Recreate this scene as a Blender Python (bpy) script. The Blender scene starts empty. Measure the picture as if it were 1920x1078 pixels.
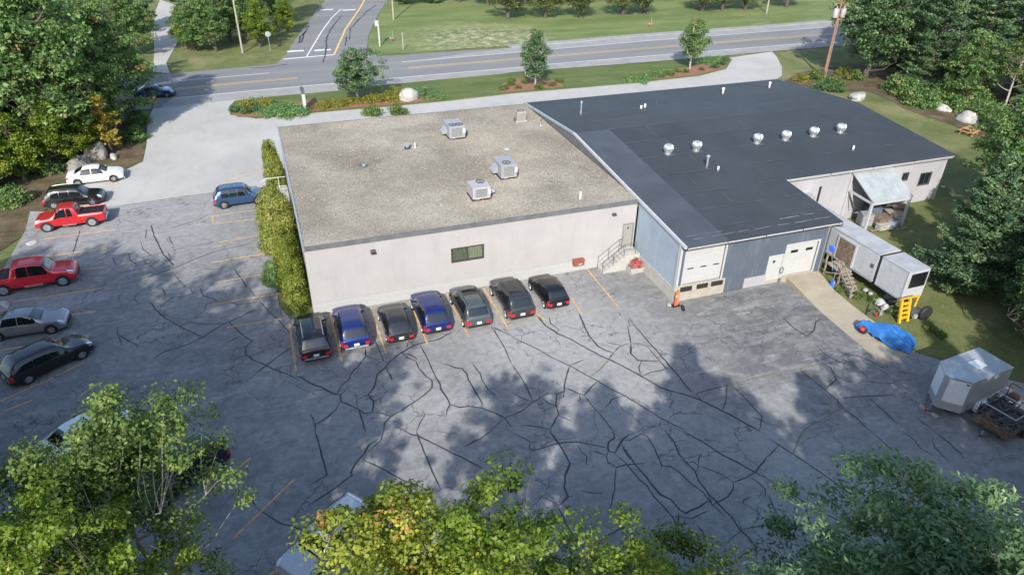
import bpy, bmesh, math, random
import numpy as np
from mathutils import Vector, Matrix
from mathutils.geometry import delaunay_2d_cdt
random.seed(7); RNG = np.random.default_rng(7)
rad = math.radians
sc = bpy.context.scene
COL = sc.collection

# ------------------------------------------------------------------ camera, sky, sun, exposure
PW, PH, FPX = 1920.0, 1078.0, 1331.858
PIT, ROL, YAW, CAMH = 0.5515176, -0.0155791, 0.3459693, 27.0
def cam_axes():
    cy, sy = math.cos(YAW), math.sin(YAW)
    fwd = Vector((sy*math.cos(PIT), cy*math.cos(PIT), -math.sin(PIT)))
    right = Vector((cy, -sy, 0)); down = fwd.cross(right)
    r = right*math.cos(ROL) + down*math.sin(ROL)
    d = -right*math.sin(ROL) + down*math.cos(ROL)
    return r, d, fwd
CR, CD, CF = cam_axes()
CAM = Vector((0, 0, CAMH))
cd = bpy.data.cameras.new('camera'); cam = bpy.data.objects.new('camera', cd); COL.objects.link(cam)
cd.sensor_width = 36.0; cd.sensor_fit = 'HORIZONTAL'; cd.lens = FPX/PW*36.0
cd.clip_start = 0.5; cd.clip_end = 6000
m = Matrix.Identity(4)
for i in range(3):
    m[i][0] = CR[i]; m[i][1] = -CD[i]; m[i][2] = -CF[i]; m[i][3] = CAM[i]
cam.matrix_world = m
sc.camera = cam

SUN_EL, SHADOW_AZ = rad(33.5), rad(25)          # shadows run SHADOW_AZ from +Y towards +X
wd = bpy.data.worlds.new('World'); sc.world = wd; wd.use_nodes = True
nt = wd.node_tree; bg = nt.nodes['Background']
sky = nt.nodes.new('ShaderNodeTexSky'); sky.sky_type = 'NISHITA'; sky.sun_disc = False
sky.sun_elevation = SUN_EL; sky.sun_rotation = math.pi + SHADOW_AZ
sky.air_density = 1.0; sky.dust_density = 1.2; sky.ozone_density = 1.0
nt.links.new(sky.outputs[0], bg.inputs[0]); bg.inputs[1].default_value = 0.15
sl = bpy.data.lights.new('sun', 'SUN'); sun = bpy.data.objects.new('sun', sl); COL.objects.link(sun)
sl.energy = 3.6; sl.angle = rad(0.6); sl.color = (1.0, 0.955, 0.88)
to_sun = Vector((-math.sin(SHADOW_AZ)*math.cos(SUN_EL), -math.cos(SHADOW_AZ)*math.cos(SUN_EL), math.sin(SUN_EL)))
sun.rotation_euler = to_sun.to_track_quat('Z', 'Y').to_euler(); sun.location = (0, -60, 80)
vs = sc.view_settings
sc.display_settings.display_device = 'sRGB'
vs.view_transform = 'Standard'; vs.look = 'None'; vs.gamma = 1.0; vs.use_curve_mapping = False
vs.exposure = 0.88

# ------------------------------------------------------------------ helpers
def sm(a, b, x):
    t = min(1.0, max(0.0, (x-a)/(b-a))); return t*t*(3-2*t)
def gz(x, y):
    return 1.05*sm(38.5, 54, x)*sm(22, 38, y)*(1-sm(66, 84, y))
def ray(px, py):
    return CR*(px-PW/2) + CD*(py-PH/2) + CF*FPX
def G(px, py, z=None):
    """photo pixel -> point on the ground (or on the level z)"""
    d = ray(px, py); zz = 0.0 if z is None else z
    for _ in range(12):
        t = (zz-CAMH)/d.z; p = CAM + d*t
        if z is not None: break
        zz = gz(p.x, p.y)
    return Vector((p.x, p.y, zz))
def GX(px, py, X): d = ray(px, py); return CAM + d*(X/d.x)
def GY(px, py, Y): d = ray(px, py); return CAM + d*(Y/d.y)

MATS = {}
def mat(name, col, rough=0.6, metal=0.0, var=0.12, scale=3.0, bump=0.0, bscale=30.0, coat=0.0, spec=0.5, dirt=None, dscale=0.6, damt=0.5, detail=6):
    if name in MATS: return MATS[name]
    M = bpy.data.materials.new(name); M.use_nodes = True; n = M.node_tree.nodes; l = M.node_tree.links
    b = n['Principled BSDF']; b.inputs['Roughness'].default_value = rough; b.inputs['Metallic'].default_value = metal
    b.inputs['Coat Weight'].default_value = coat; b.inputs['Coat Roughness'].default_value = 0.05
    b.inputs['Specular IOR Level'].default_value = spec
    tc = n.new('ShaderNodeTexCoord')
    no = n.new('ShaderNodeTexNoise'); no.inputs['Scale'].default_value = scale; no.inputs['Detail'].default_value = detail
    l.new(tc.outputs['Object'], no.inputs['Vector'])
    r = n.new('ShaderNodeMapRange'); r.inputs[1].default_value = 0.3; r.inputs[2].default_value = 0.7
    r.inputs[3].default_value = 1-var; r.inputs[4].default_value = 1+var
    l.new(no.outputs[0], r.inputs[0])
    mx = n.new('ShaderNodeMix'); mx.data_type = 'RGBA'; mx.blend_type = 'MULTIPLY'; mx.inputs[0].default_value = 1
    mx.inputs[6].default_value = (*col, 1); l.new(r.outputs[0], mx.inputs[7]); out = mx.outputs[2]
    if dirt:
        n2 = n.new('ShaderNodeTexNoise'); n2.inputs['Scale'].default_value = dscale; n2.inputs['Detail'].default_value = 8; n2.inputs['Roughness'].default_value = 0.65
        l.new(tc.outputs['Object'], n2.inputs['Vector'])
        r2 = n.new('ShaderNodeMapRange'); r2.inputs[1].default_value = 0.45; r2.inputs[2].default_value = 0.72; r2.inputs[4].default_value = damt
        l.new(n2.outputs[0], r2.inputs[0])
        m2 = n.new('ShaderNodeMix'); m2.data_type = 'RGBA'; l.new(r2.outputs[0], m2.inputs[0]); l.new(out, m2.inputs[6]); m2.inputs[7].default_value = (*dirt, 1)
        out = m2.outputs[2]
    l.new(out, b.inputs['Base Color'])
    if bump:
        nb = n.new('ShaderNodeTexNoise'); nb.inputs['Scale'].default_value = bscale; nb.inputs['Detail'].default_value = 4
        l.new(tc.outputs['Object'], nb.inputs['Vector'])
        bp = n.new('ShaderNodeBump'); bp.inputs['Strength'].default_value = bump; bp.inputs['Distance'].default_value = 0.03
        l.new(nb.outputs[0], bp.inputs['Height']); l.new(bp.outputs[0], b.inputs['Normal'])
    MATS[name] = M; return M

class NG:
    """small node-graph writer for the ground materials (world-position based)"""
    def __init__(s, name, rough=0.9):
        s.M = bpy.data.materials.new(name); s.M.use_nodes = True; s.n = s.M.node_tree.nodes; s.l = s.M.node_tree.links
        s.b = s.n['Principled BSDF']; s.b.inputs['Roughness'].default_value = rough; s.b.inputs['Specular IOR Level'].default_value = 0.25
        g = s.n.new('ShaderNodeNewGeometry'); s.pos = g.outputs['Position']; MATS[name] = s.M
    def mapping(s, scale=(1, 1, 1), rot=0.0, src=None):
        mp = s.n.new('ShaderNodeMapping'); mp.inputs['Scale'].default_value = scale; mp.inputs['Rotation'].default_value = (0, 0, rot)
        s.l.new(src or s.pos, mp.inputs['Vector']); return mp.outputs[0]
    def noise(s, scale, detail=6, rough=0.6, vec=None, dist=0.0):
        t = s.n.new('ShaderNodeTexNoise'); t.inputs['Scale'].default_value = scale; t.inputs['Detail'].default_value = detail
        t.inputs['Roughness'].default_value = rough; t.inputs['Distortion'].default_value = dist
        s.l.new(vec or s.pos, t.inputs['Vector']); return t.outputs[0]
    def voro(s, scale, vec=None, out='Color'):
        t = s.n.new('ShaderNodeTexVoronoi'); t.inputs['Scale'].default_value = scale; s.l.new(vec or s.pos, t.inputs['Vector']); return t.outputs[out]
    def rng(s, src, a, b, c=0.0, d=1.0):
        r = s.n.new('ShaderNodeMapRange'); r.inputs[1].default_value = a; r.inputs[2].default_value = b; r.inputs[3].default_value = c; r.inputs[4].default_value = d
        s.l.new(src, r.inputs[0]); return r.outputs[0]
    def mix(s, f, a, b, mode='MIX'):
        x = s.n.new('ShaderNodeMix'); x.data_type = 'RGBA'; x.blend_type = mode
        for i, v in ((0, f), (6, a), (7, b)):
            if isinstance(v, (tuple, list)): x.inputs[i].default_value = (*v, 1)
            elif isinstance(v, (int, float)): x.inputs[i].default_value = v
            else: s.l.new(v, x.inputs[i])
        return x.outputs[2]
    def mul(s, a, b):
        x = s.n.new('ShaderNodeMath'); x.operation = 'MULTIPLY'
        for i, v in enumerate((a, b)):
            if isinstance(v, (int, float)): x.inputs[i].default_value = v
            else: s.l.new(v, x.inputs[i])
        return x.outputs[0]
    def spot(s, c, r0, r1):
        """1 at world point c fading to 0 (stains, worn spots, broad tone areas)"""
        v = s.n.new('ShaderNodeVectorMath'); v.operation = 'DISTANCE'; s.l.new(s.pos, v.inputs[0]); v.inputs[1].default_value = c
        return s.rng(v.outputs['Value'], r0, r1, 1, 0)
    def done(s, col, bump=None, strength=0.4, dist=0.03):
        s.l.new(col, s.b.inputs['Base Color'])
        if bump is not None:
            bp = s.n.new('ShaderNodeBump'); bp.inputs['Strength'].default_value = strength; bp.inputs['Distance'].default_value = dist
            s.l.new(bump, bp.inputs['Height']); s.l.new(bp.outputs[0], s.b.inputs['Normal'])
        return s.M

class MB:
    """collects polygons for ONE mesh object"""
    def __init__(s, o=(0, 0, 0)): s.v = []; s.f = []; s.o = Vector(o); s.smooth = False
    def add(s, vs, fs):
        k = len(s.v); s.v += [Vector(p)-s.o for p in vs]; s.f += [tuple(i+k for i in f) for f in fs]; return s
    def box(s, x0, x1, y0, y1, z0, z1):
        return s.add([(x0, y0, z0), (x1, y0, z0), (x1, y1, z0), (x0, y1, z0), (x0, y0, z1), (x1, y0, z1), (x1, y1, z1), (x0, y1, z1)],
                     [(0, 3, 2, 1), (4, 5, 6, 7), (0, 1, 5, 4), (1, 2, 6, 5), (2, 3, 7, 6), (3, 0, 4, 7)])
    def hexa(s, b4, t4):
        return s.add(list(b4)+list(t4), [(0, 3, 2, 1), (4, 5, 6, 7), (0, 1, 5, 4), (1, 2, 6, 5), (2, 3, 7, 6), (3, 0, 4, 7)])
    def prism(s, pts, d):
        """planar polygon extruded by vector d"""
        n = len(pts); d = Vector(d); a = [Vector(p) for p in pts]
        return s.add(a+[p+d for p in a], [tuple(range(n))[::-1], tuple(range(n, 2*n))]+[(i, (i+1) % n, n+(i+1) % n, n+i) for i in range(n)])
    def bar(s, a, b, w, h, up=(0, 0, 1)):
        a = Vector(a); b = Vector(b); t = (b-a).normalized(); sd = t.cross(Vector(up))
        if sd.length < 1e-4: sd = t.cross(Vector((1, 0, 0)))
        sd.normalize(); u = sd.cross(t)
        q = lambda c: [c-sd*w/2-u*h/2, c+sd*w/2-u*h/2, c+sd*w/2+u*h/2, c-sd*w/2+u*h/2]
        return s.add(q(a)+q(b), [(0, 1, 2, 3), (7, 6, 5, 4), (0, 4, 5, 1), (1, 5, 6, 2), (2, 6, 7, 3), (3, 7, 4, 0)])
    def tube(s, pts, r, n=8, cap=True):
        pts = [Vector(p) for p in pts]; rs = r if isinstance(r, (list, tuple)) else [r]*len(pts)
        vs = []; prev = None
        for i, p in enumerate(pts):
            t = (pts[min(i+1, len(pts)-1)]-pts[max(i-1, 0)]).normalized()
            a = prev if prev is not None else (Vector((1, 0, 0)) if abs(t.x) < .8 else Vector((0, 1, 0)))
            a = (a-t*a.dot(t)).normalized(); prev = a; b = t.cross(a)
            vs += [p+(a*math.cos(2*math.pi*k/n)+b*math.sin(2*math.pi*k/n))*rs[i] for k in range(n)]
        fs = [(i*n+k, i*n+(k+1) % n, (i+1)*n+(k+1) % n, (i+1)*n+k) for i in range(len(pts)-1) for k in range(n)]
        if cap: fs += [tuple(range(n))[::-1], tuple(range((len(pts)-1)*n, len(pts)*n))]
        return s.add(vs, fs)
    def lathe(s, prof, c=(0, 0, 0), n=16, axis='z'):
        c = Vector(c); vs = []
        for r, z in prof:
            for k in range(n):
                a = 2*math.pi*k/n; x, y = r*math.cos(a), r*math.sin(a)
                vs.append(c+(Vector((x, y, z)) if axis == 'z' else Vector((x, z, y)) if axis == 'y' else Vector((z, x, y))))
        m_ = len(prof)
        fs = [(i*n+k, i*n+(k+1) % n, (i+1)*n+(k+1) % n, (i+1)*n+k) for i in range(m_-1) for k in range(n)]
        fs += [tuple(range(n))[::-1], tuple(range((m_-1)*n, m_*n))]
        return s.add(vs, fs)
    def build(s, name, material, parent=None, smooth=False, fix=True):
        me = bpy.data.meshes.new(name); me.from_pydata([tuple(p) for p in s.v], [], s.f)
        if fix:
            bm = bmesh.new(); bm.from_mesh(me); bmesh.ops.recalc_face_normals(bm, faces=bm.faces); bm.to_mesh(me); bm.free()
        if smooth or s.smooth:
            me.polygons.foreach_set('use_smooth', [True]*len(me.polygons))
            try: me.set_sharp_from_angle(angle=rad(40))
            except Exception: pass
        o = bpy.data.objects.new(name, me); COL.objects.link(o)
        if material is not None: me.materials.append(MATS[material] if isinstance(material, str) else material)
        if parent is not None: o.parent = parent
        elif s.o.length > 0: o.location = s.o
        return o
def tag(o, label=None, cat=None, group=None, kind=None):
    if label: o['label'] = label
    if cat: o['category'] = cat
    if group: o['group'] = group
    if kind: o['kind'] = kind
    return o
def thing(name, label, cat, loc=(0, 0, 0), rz=0.0, group=None):
    o = bpy.data.objects.new(name, None); COL.objects.link(o); o.location = loc; o.rotation_euler = (0, 0, rz)
    o.empty_display_size = 0.3
    return tag(o, label, cat, group)
def copy_tree(o, parent=None, label=None):
    c = o.copy(); COL.objects.link(c); c.parent = parent
    if label: c['label'] = label
    for ch in list(o.children): copy_tree(ch, c)
    return c
def bevel(o, w=0.02, seg=2):
    mo = o.modifiers.new('bevel', 'BEVEL'); mo.width = w; mo.segments = seg; mo.limit_method = 'ANGLE'; mo.angle_limit = rad(40); return o

def sheet(name, poly, material, dz, step=1.5, parent=None, kind='structure', thick=None):
    """flat sheet draped over the ground; poly = list of (x,y)"""
    P2 = [Vector((p[0], p[1])) for p in poly]
    # densify the outline
    out = []
    for i, a in enumerate(P2):
        b = P2[(i+1) % len(P2)]; k = max(1, int((b-a).length/step))
        out += [a+(b-a)*(j/k) for j in range(k)]
    n = len(out); xs = [p.x for p in out]; ys = [p.y for p in out]
    pts = list(out)
    x = min(xs)+step/2
    while x < max(xs):
        y = min(ys)+step/2
        while y < max(ys):
            ins = False; j = n-1
            for i in range(n):
                if (ys[i] > y) != (ys[j] > y) and x < (xs[j]-xs[i])*(y-ys[i])/(ys[j]-ys[i])+xs[i]: ins = not ins
                j = i
            if ins: pts.append(Vector((x, y)))
            y += step
        x += step
    r = delaunay_2d_cdt(pts, [(i, (i+1) % n) for i in range(n)], [], 1, 1e-4)
    v = [(p.x, p.y, gz(p.x, p.y)+dz) for p in r[0]]; f = [tuple(t) for t in r[2]]
    me = bpy.data.meshes.new(name)
    if thick:
        mb = MB(); k = len(v); mb.add(v, f)
        # kerb skirt
        ring = [(p.x, p.y) for p in out]
        top = [(a, b, gz(a, b)+dz) for a, b in ring]; bot = [(a, b, gz(a, b)+dz-thick) for a, b in ring]
        mb.add(top+bot, [(i, (i+1) % n, n+(i+1) % n, n+i) for i in range(n)])
        v, f = [tuple(p) for p in mb.v], mb.f
    me.from_pydata(v, [], f)
    bm = bmesh.new(); bm.from_mesh(me)
    for fc in bm.faces:
        fc.normal_update()
        if fc.normal.z < -0.1: fc.normal_flip()
    bm.to_mesh(me); bm.free()
    o = bpy.data.objects.new(name, me); COL.objects.link(o); me.materials.append(MATS[material] if isinstance(material, str) else material)
    if parent: o.parent = parent
    elif kind: o['kind'] = kind
    return o
def strip(name, pts, w, material, dz, parent=None, jit=0.0, step=0.7, taper=False):
    """painted line / tar seal draped over the ground"""
    Q = []
    for i in range(len(pts)-1):
        a = Vector(pts[i][:2]); b = Vector(pts[i+1][:2]); k = max(1, int((b-a).length/step))
        Q += [a+(b-a)*(j/k) for j in range(k)]
    Q.append(Vector(pts[-1][:2]))
    vs = []; n = len(Q)
    for i, p in enumerate(Q):
        t = (Q[min(i+1, n-1)]-Q[max(i-1, 0)]).normalized(); nn = Vector((-t.y, t.x))
        ww = w*(1+random.uniform(-jit, jit)*0.5)
        if taper and (i == 0 or i == n-1): ww *= 0.35
        c = p+nn*random.uniform(-jit, jit)*w*0.55 if 0 < i < n-1 else p
        for sd in (-1, 1):
            q = c+nn*sd*ww/2; vs.append((q.x, q.y, gz(q.x, q.y)+dz))
    fs = [(2*i, 2*i+2, 2*i+3, 2*i+1) for i in range(n-1)]
    me = bpy.data.meshes.new(name); me.from_pydata(vs, [], [f[::-1] for f in fs])
    o = bpy.data.objects.new(name, me); COL.objects.link(o); me.materials.append(MATS[material])
    bm = bmesh.new(); bm.from_mesh(me)
    for fc in bm.faces:
        fc.normal_update()
        if fc.normal.z < 0: fc.normal_flip()
    bm.to_mesh(me); bm.free()
    if parent: o.parent = parent
    return o
def PX(*pts): return [tuple(G(x, y)[:2]) for x, y in pts]
# ------------------------------------------------------------------ ground materials
g = NG('asphalt_worn', 0.85)
big = g.noise(0.09, 5, 0.55, dist=0.6); mid = g.noise(0.7, 8, 0.65, dist=1.2); fine = g.noise(35, 3, 0.7)
str_ = g.noise(0.5, 7, 0.62, vec=g.mapping((0.35, 1.5, 1), rad(-35)), dist=1.0)
c = g.mix(g.rng(big, 0.36, 0.62), (0.20, 0.20, 0.198), (0.30, 0.297, 0.29))
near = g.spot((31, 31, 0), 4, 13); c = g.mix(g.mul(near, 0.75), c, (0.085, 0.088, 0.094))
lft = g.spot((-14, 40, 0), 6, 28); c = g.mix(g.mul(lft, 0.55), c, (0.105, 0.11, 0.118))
low = g.spot((4, 10, 0), 8, 22); c = g.mix(g.mul(low, 0.5), c, (0.105, 0.11, 0.12))  # asphalt colour gets darker towards the near end of the lot
c = g.mix(g.mul(g.rng(mid, 0.44, 0.7), 0.5), c, (0.33, 0.327, 0.32))
c = g.mix(g.mul(g.rng(str_, 0.5, 0.72), 0.4), c, (0.36, 0.355, 0.345))
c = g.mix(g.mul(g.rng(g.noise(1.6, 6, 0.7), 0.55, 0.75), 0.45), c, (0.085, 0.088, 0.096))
c = g.mix(1.0, c, g.rng(fine, 0.2, 0.8, 0.75, 1.25), 'MULTIPLY')
sc_ = g.noise(1.1, 9, 0.72, vec=g.mapping((0.3, 1.6, 1), rad(50)), dist=1.5)
c = g.mix(g.mul(g.mul(near, g.rng(sc_, 0.56, 0.66)), 0.8), c, (0.33, 0.325, 0.315))
blot = g.noise(2.6, 8, 0.74); c = g.mix(1.0, c, g.rng(blot, 0.25, 0.75, 0.72, 1.28), 'MULTIPLY')
vd = g.n.new('ShaderNodeTexVoronoi'); vd.feature = 'DISTANCE_TO_EDGE'; vd.inputs['Scale'].default_value = 0.42
wv = g.n.new('ShaderNodeVectorMath'); wv.operation = 'ADD'; g.l.new(g.pos, wv.inputs[0])
nv = g.n.new('ShaderNodeTexNoise'); nv.inputs['Scale'].default_value = 1.4; nv.inputs['Detail'].default_value = 5; g.l.new(g.pos, nv.inputs['Vector']); g.l.new(nv.outputs['Color'], wv.inputs[1]); g.l.new(wv.outputs[0], vd.inputs['Vector'])
c = g.mix(g.mul(g.mul(g.rng(vd.outputs['Distance'], 0.0, 0.02, 1, 0), g.rng(g.noise(0.18, 4), 0.44, 0.56)), 0.7), c, (0.05, 0.052, 0.056))
g.done(c, fine, 0.35, 0.02)
g = NG('asphalt_pale', 0.88)
c = g.mix(g.rng(g.noise(0.12, 5), 0.35, 0.65), (0.35, 0.34, 0.325), (0.42, 0.41, 0.39))
c = g.mix(g.mul(g.rng(g.noise(0.9, 7, 0.65, vec=g.mapping((1, .35, 1), .3)), 0.5, 0.75), 0.35), c, (0.25, 0.243, 0.23))
c = g.mix(1.0, c, g.rng(g.noise(40, 2), 0.2, 0.8, 0.85, 1.15), 'MULTIPLY'); g.done(c, g.noise(40, 2), 0.3, 0.02)
g = NG('asphalt_road', 0.85)
c = g.mix(g.rng(g.noise(0.3, 6, vec=g.mapping((0.15, 1, 1), rad(-3))), 0.35, 0.65), (0.165, 0.167, 0.17), (0.215, 0.215, 0.214))
c = g.mix(1.0, c, g.rng(g.noise(30, 2), 0.2, 0.8, 0.88, 1.12), 'MULTIPLY'); g.done(c, g.noise(30, 2), 0.25, 0.02)
g = NG('asphalt_shoulder', 0.88)
c = g.mix(g.rng(g.noise(0.5, 6), 0.35, 0.65), (0.24, 0.238, 0.233), (0.30, 0.296, 0.288)); g.done(c)
g = NG('grass', 0.9)
fine = g.noise(9, 6, 0.75); midn = g.noise(0.35, 6, 0.62)
c = g.mix(g.rng(midn, 0.35, 0.68), (0.10, 0.125, 0.04), (0.17, 0.18, 0.07))
c = g.mix(g.mul(g.rng(g.noise(0.16, 6, 0.6), 0.52, 0.66), 0.65), c, (0.25, 0.225, 0.12))
c = g.mix(g.mul(g.rng(g.noise(0.8, 8, 0.75), 0.6, 0.72), 0.7), c, (0.36, 0.33, 0.22))
c = g.mix(1.0, c, g.rng(fine, 0.25, 0.75, 0.55, 1.45), 'MULTIPLY')
g.done(c, g.noise(14, 6, 0.8), 0.9, 0.08)
g = NG('lawn_turf', 0.9)
c = g.mix(g.rng(g.noise(0.5, 6, 0.62, vec=g.mapping((0.25, 1.2, 1), rad(-4))), 0.35, 0.68), (0.075, 0.11, 0.032), (0.13, 0.155, 0.05))
c = g.mix(g.mul(g.rng(g.noise(0.6, 7, 0.7), 0.55, 0.7), 0.5), c, (0.21, 0.2, 0.09))
c = g.mix(1.0, c, g.rng(g.noise(10, 6, 0.75), 0.25, 0.75, 0.6, 1.4), 'MULTIPLY'); g.done(c, g.noise(14, 6, 0.8), 0.8, 0.07)
g = NG('field_grass', 0.9)
c = g.mix(g.rng(g.noise(0.12, 6, 0.6, vec=g.mapping((0.5, 1.6, 1), .1)), 0.38, 0.62), (0.105, 0.15, 0.045), (0.17, 0.205, 0.075))
c = g.mix(g.mul(g.rng(g.noise(0.25, 8, 0.72, vec=g.mapping((0.5, 1.3, 1))), 0.54, 0.68), 0.7), c, (0.26, 0.245, 0.125))
st = g.spot((36, 118, 0), 3, 15)
c = g.mix(g.mul(st, g.rng(g.noise(0.7, 8, 0.75), 0.46, 0.6)), c, (0.42, 0.39, 0.28))
c = g.mix(1.0, c, g.rng(g.noise(6, 6, 0.75), 0.25, 0.75, 0.65, 1.35), 'MULTIPLY'); g.done(c, g.noise(8, 6, 0.8), 0.8, 0.1)
g = NG('forest_floor', 0.95)
c = g.mix(g.rng(g.noise(0.6, 7, 0.68), 0.38, 0.62), (0.075, 0.056, 0.035), (0.17, 0.125, 0.075))
c = g.mix(g.mul(g.rng(g.noise(0.35, 6), 0.5, 0.65), 0.7), c, (0.09, 0.11, 0.035))
c = g.mix(1.0, c, g.rng(g.noise(9, 6, 0.8), 0.25, 0.75, 0.5, 1.5), 'MULTIPLY'); g.done(c, g.noise(10, 6, 0.8), 1.0, 0.1)
g = NG('mulch', 0.95)
c = g.mix(g.rng(g.noise(14, 6, 0.75), 0.3, 0.7), (0.15, 0.065, 0.045), (0.36, 0.185, 0.13)); g.done(c, g.noise(20, 5, 0.8), 0.9, 0.05)
g = NG('concrete', 0.85)
c = g.mix(g.rng(g.noise(0.35, 7, 0.65, dist=.5), 0.35, 0.65), (0.30, 0.262, 0.198), (0.385, 0.342, 0.265))
c = g.mix(g.mul(g.rng(g.noise(1.3, 8, 0.7), 0.55, 0.72), 0.45), c, (0.18, 0.16, 0.13))
c = g.mix(1.0, c, g.rng(g.noise(30, 2), 0.2, 0.8, 0.9, 1.1), 'MULTIPLY'); g.done(c, g.noise(30, 3), 0.2, 0.02)
g = NG('gravel_roof', 0.95)
v1 = g.voro(12); v2 = g.noise(12, 5, 0.8)
c = g.mix(g.rng(g.noise(0.16, 6, 0.6, dist=.4), 0.38, 0.62), (0.225, 0.198, 0.155), (0.335, 0.302, 0.24))
c = g.mix(g.mul(g.rng(g.noise(0.55, 7, 0.66), 0.5, 0.7), 0.4), c, (0.19, 0.165, 0.13))
for p, r0, r1, cc, a in (((7.2, 55.6, 5), .3, 3.6, (0.13, 0.105, 0.075), .75), ((8.3, 51.5, 5), .3, 4.5, (0.16, 0.135, 0.1), .55), ((17.5, 58.2, 5), .5, 4.5, (0.46, 0.40, 0.30), .55),
                         ((14.2, 45.6, 5), .6, 3.2, (0.46, 0.40, 0.31), .6), ((17.5, 48.5, 5), .6, 3, (0.47, 0.41, 0.32), .6), ((20, 53.5, 5), .5, 4.5, (0.44, 0.38, 0.29), .45),
                         ((19.5, 60, 5), .5, 3.5, (0.2, 0.16, 0.12), .4), ((20.5, 51, 5), .2, 2, (0.2, 0.165, 0.12), .5)):
    c = g.mix(g.mul(g.mul(g.spot(p, r0, r1), g.rng(g.noise(0.9, 6, 0.7), 0.3, 0.6, 0.3, 1.0)), a), c, cc)
bw = g.n.new('ShaderNodeRGBToBW'); g.l.new(v1, bw.inputs[0])
c = g.mix(1.0, c, g.rng(bw.outputs[0], 0.15, 0.85, 0.78, 1.22), 'MULTIPLY')
c = g.mix(1.0, c, g.rng(v2, 0.25, 0.75, 0.78, 1.22), 'MULTIPLY')
g.done(c, bw.outputs[0], 0.8, 0.04)

mat('yellow_paint', (0.62, 0.36, 0.12), 0.8, var=0.22, scale=3, dirt=(0.2, 0.17, 0.13), dscale=2.2, damt=0.7)
mat('road_yellow', (0.66, 0.42, 0.13), 0.8, var=0.15, scale=3)
mat('road_white', (0.62, 0.62, 0.6), 0.8, var=0.12, scale=3)
mat('tar', (0.03, 0.031, 0.034), 0.6, var=0.2, scale=5)
mat('moss', (0.17, 0.16, 0.10), 0.95, var=0.3, scale=8)
mat('granite_kerb', (0.38, 0.37, 0.35), 0.8, var=0.2, scale=8)

# ------------------------------------------------------------------ setting: ground, roads, lot
N = 150
mbg = MB()
xs = list(np.concatenate([np.linspace(-1500, -130, 8), np.arange(-120, 160, 2.0), np.linspace(170, 1500, 8)]))
ys = list(np.concatenate([np.linspace(-1200, -90, 8), np.arange(-80, 200, 2.0), np.linspace(210, 1500, 8)]))
vsg = []
for yy in ys:
    for xx in xs:
        z = gz(xx, yy)-0.05
        if -120 < xx < 160 and -80 < yy < 200: z += 0.02*math.sin(xx*0.9+yy*0.35)*math.sin(yy*0.7)-0.02
        vsg.append((xx, yy, z))
nx = len(xs)
mbg.add(vsg, [(j*nx+i, j*nx+i+1, (j+1)*nx+i+1, (j+1)*nx+i) for j in range(len(ys)-1) for i in range(nx-1)])
gr = mbg.build('ground', 'grass', fix=False, smooth=True); gr['kind'] = 'structure'

LOT = PX((100, 398), (200, 388), (275, 378), (401, 361), (480, 348)) + [(-1.2, 61.3), (-1.2, 44.0), (-0.6, 42.05), (25.03, 42.05), (25.03, 35.9), (34.2, 35.9)] + PX((1473, 529), (1655, 683), (1718, 661)) + [(39.0, 22.8), (43, 19), (48, 12), (50, 4), (36, 6), (24, 8), (12, 10), (2, 13), (-6, 18), (-11.5, 24.5), (-16, 31), (-19.4, 38), (-20.6, 44), (-20.4, 50), (-20.2, 56), (-20.0, 62), (-20.4, 66)]
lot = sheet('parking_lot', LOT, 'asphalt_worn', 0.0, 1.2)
DRV = PX((100, 398), (125, 356), (233, 320), (268, 303), (275, 270), (276, 225), (290, 198)) + [(-14, 98), (10, 98), (40, 96), (70, 95)] + \
      PX((1447, 97), (1456, 106), (1466, 125), (1466, 142), (1456, 150)) + [(58.5, 66.4), (55.3, 66.3), (0.6, 66.25), (-0.7, 66), (-0.7, 61.25)] + PX((480, 348), (401, 361), (275, 378), (200, 388))
drv = sheet('driveway', DRV, 'asphalt_pale', -0.005, 2.0)
# main road and side road
near = PX((300, 203), (440, 187), (480, 183), (630, 170), (706, 160), (960, 136), (1135, 123), (1261, 113), (1336, 107), (1440, 97), (1560, 88))
far = PX((300, 141), (336, 137), (480, 124.5), (540, 119), (700, 107), (960, 90), (1210, 68.5), (1440, 52), (1560, 42))
def ext(a, b, d):
    a = Vector(a); b = Vector(b); return tuple(b+(b-a).normalized()*d)
near = [ext(near[1], near[0], 90)]+near+[ext(near[-2], near[-1], 90)]
far = [ext(far[2], far[1], 90)]+far[1:]+[ext(far[-2], far[-1], 90)]
road = sheet('main_road', near+far[::-1], 'asphalt_road', 0.004, 3.0)
side = PX((500, 124), (520, 119), (538, 100), (555, 73), (578, 43), (598, 15), (611, 0)) + [tuple(G(650, -60)[:2]), tuple(G(790, -60)[:2])] + PX((727, 0), (720, 10), (706, 35), (690.5, 68), (688, 92), (696, 103), (716, 106))
sroad = sheet('side_road', side, 'asphalt_road', 0.0005, 3.0)
drv2 = sheet('gravel_track', PX((286, 135), (290, 90), (280, 50), (300, 0), (330, 10), (322, 50), (337, 72), (322, 100), (312, 118), (318, 138)), 'asphalt_pale', -0.002, 3.0)
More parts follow.
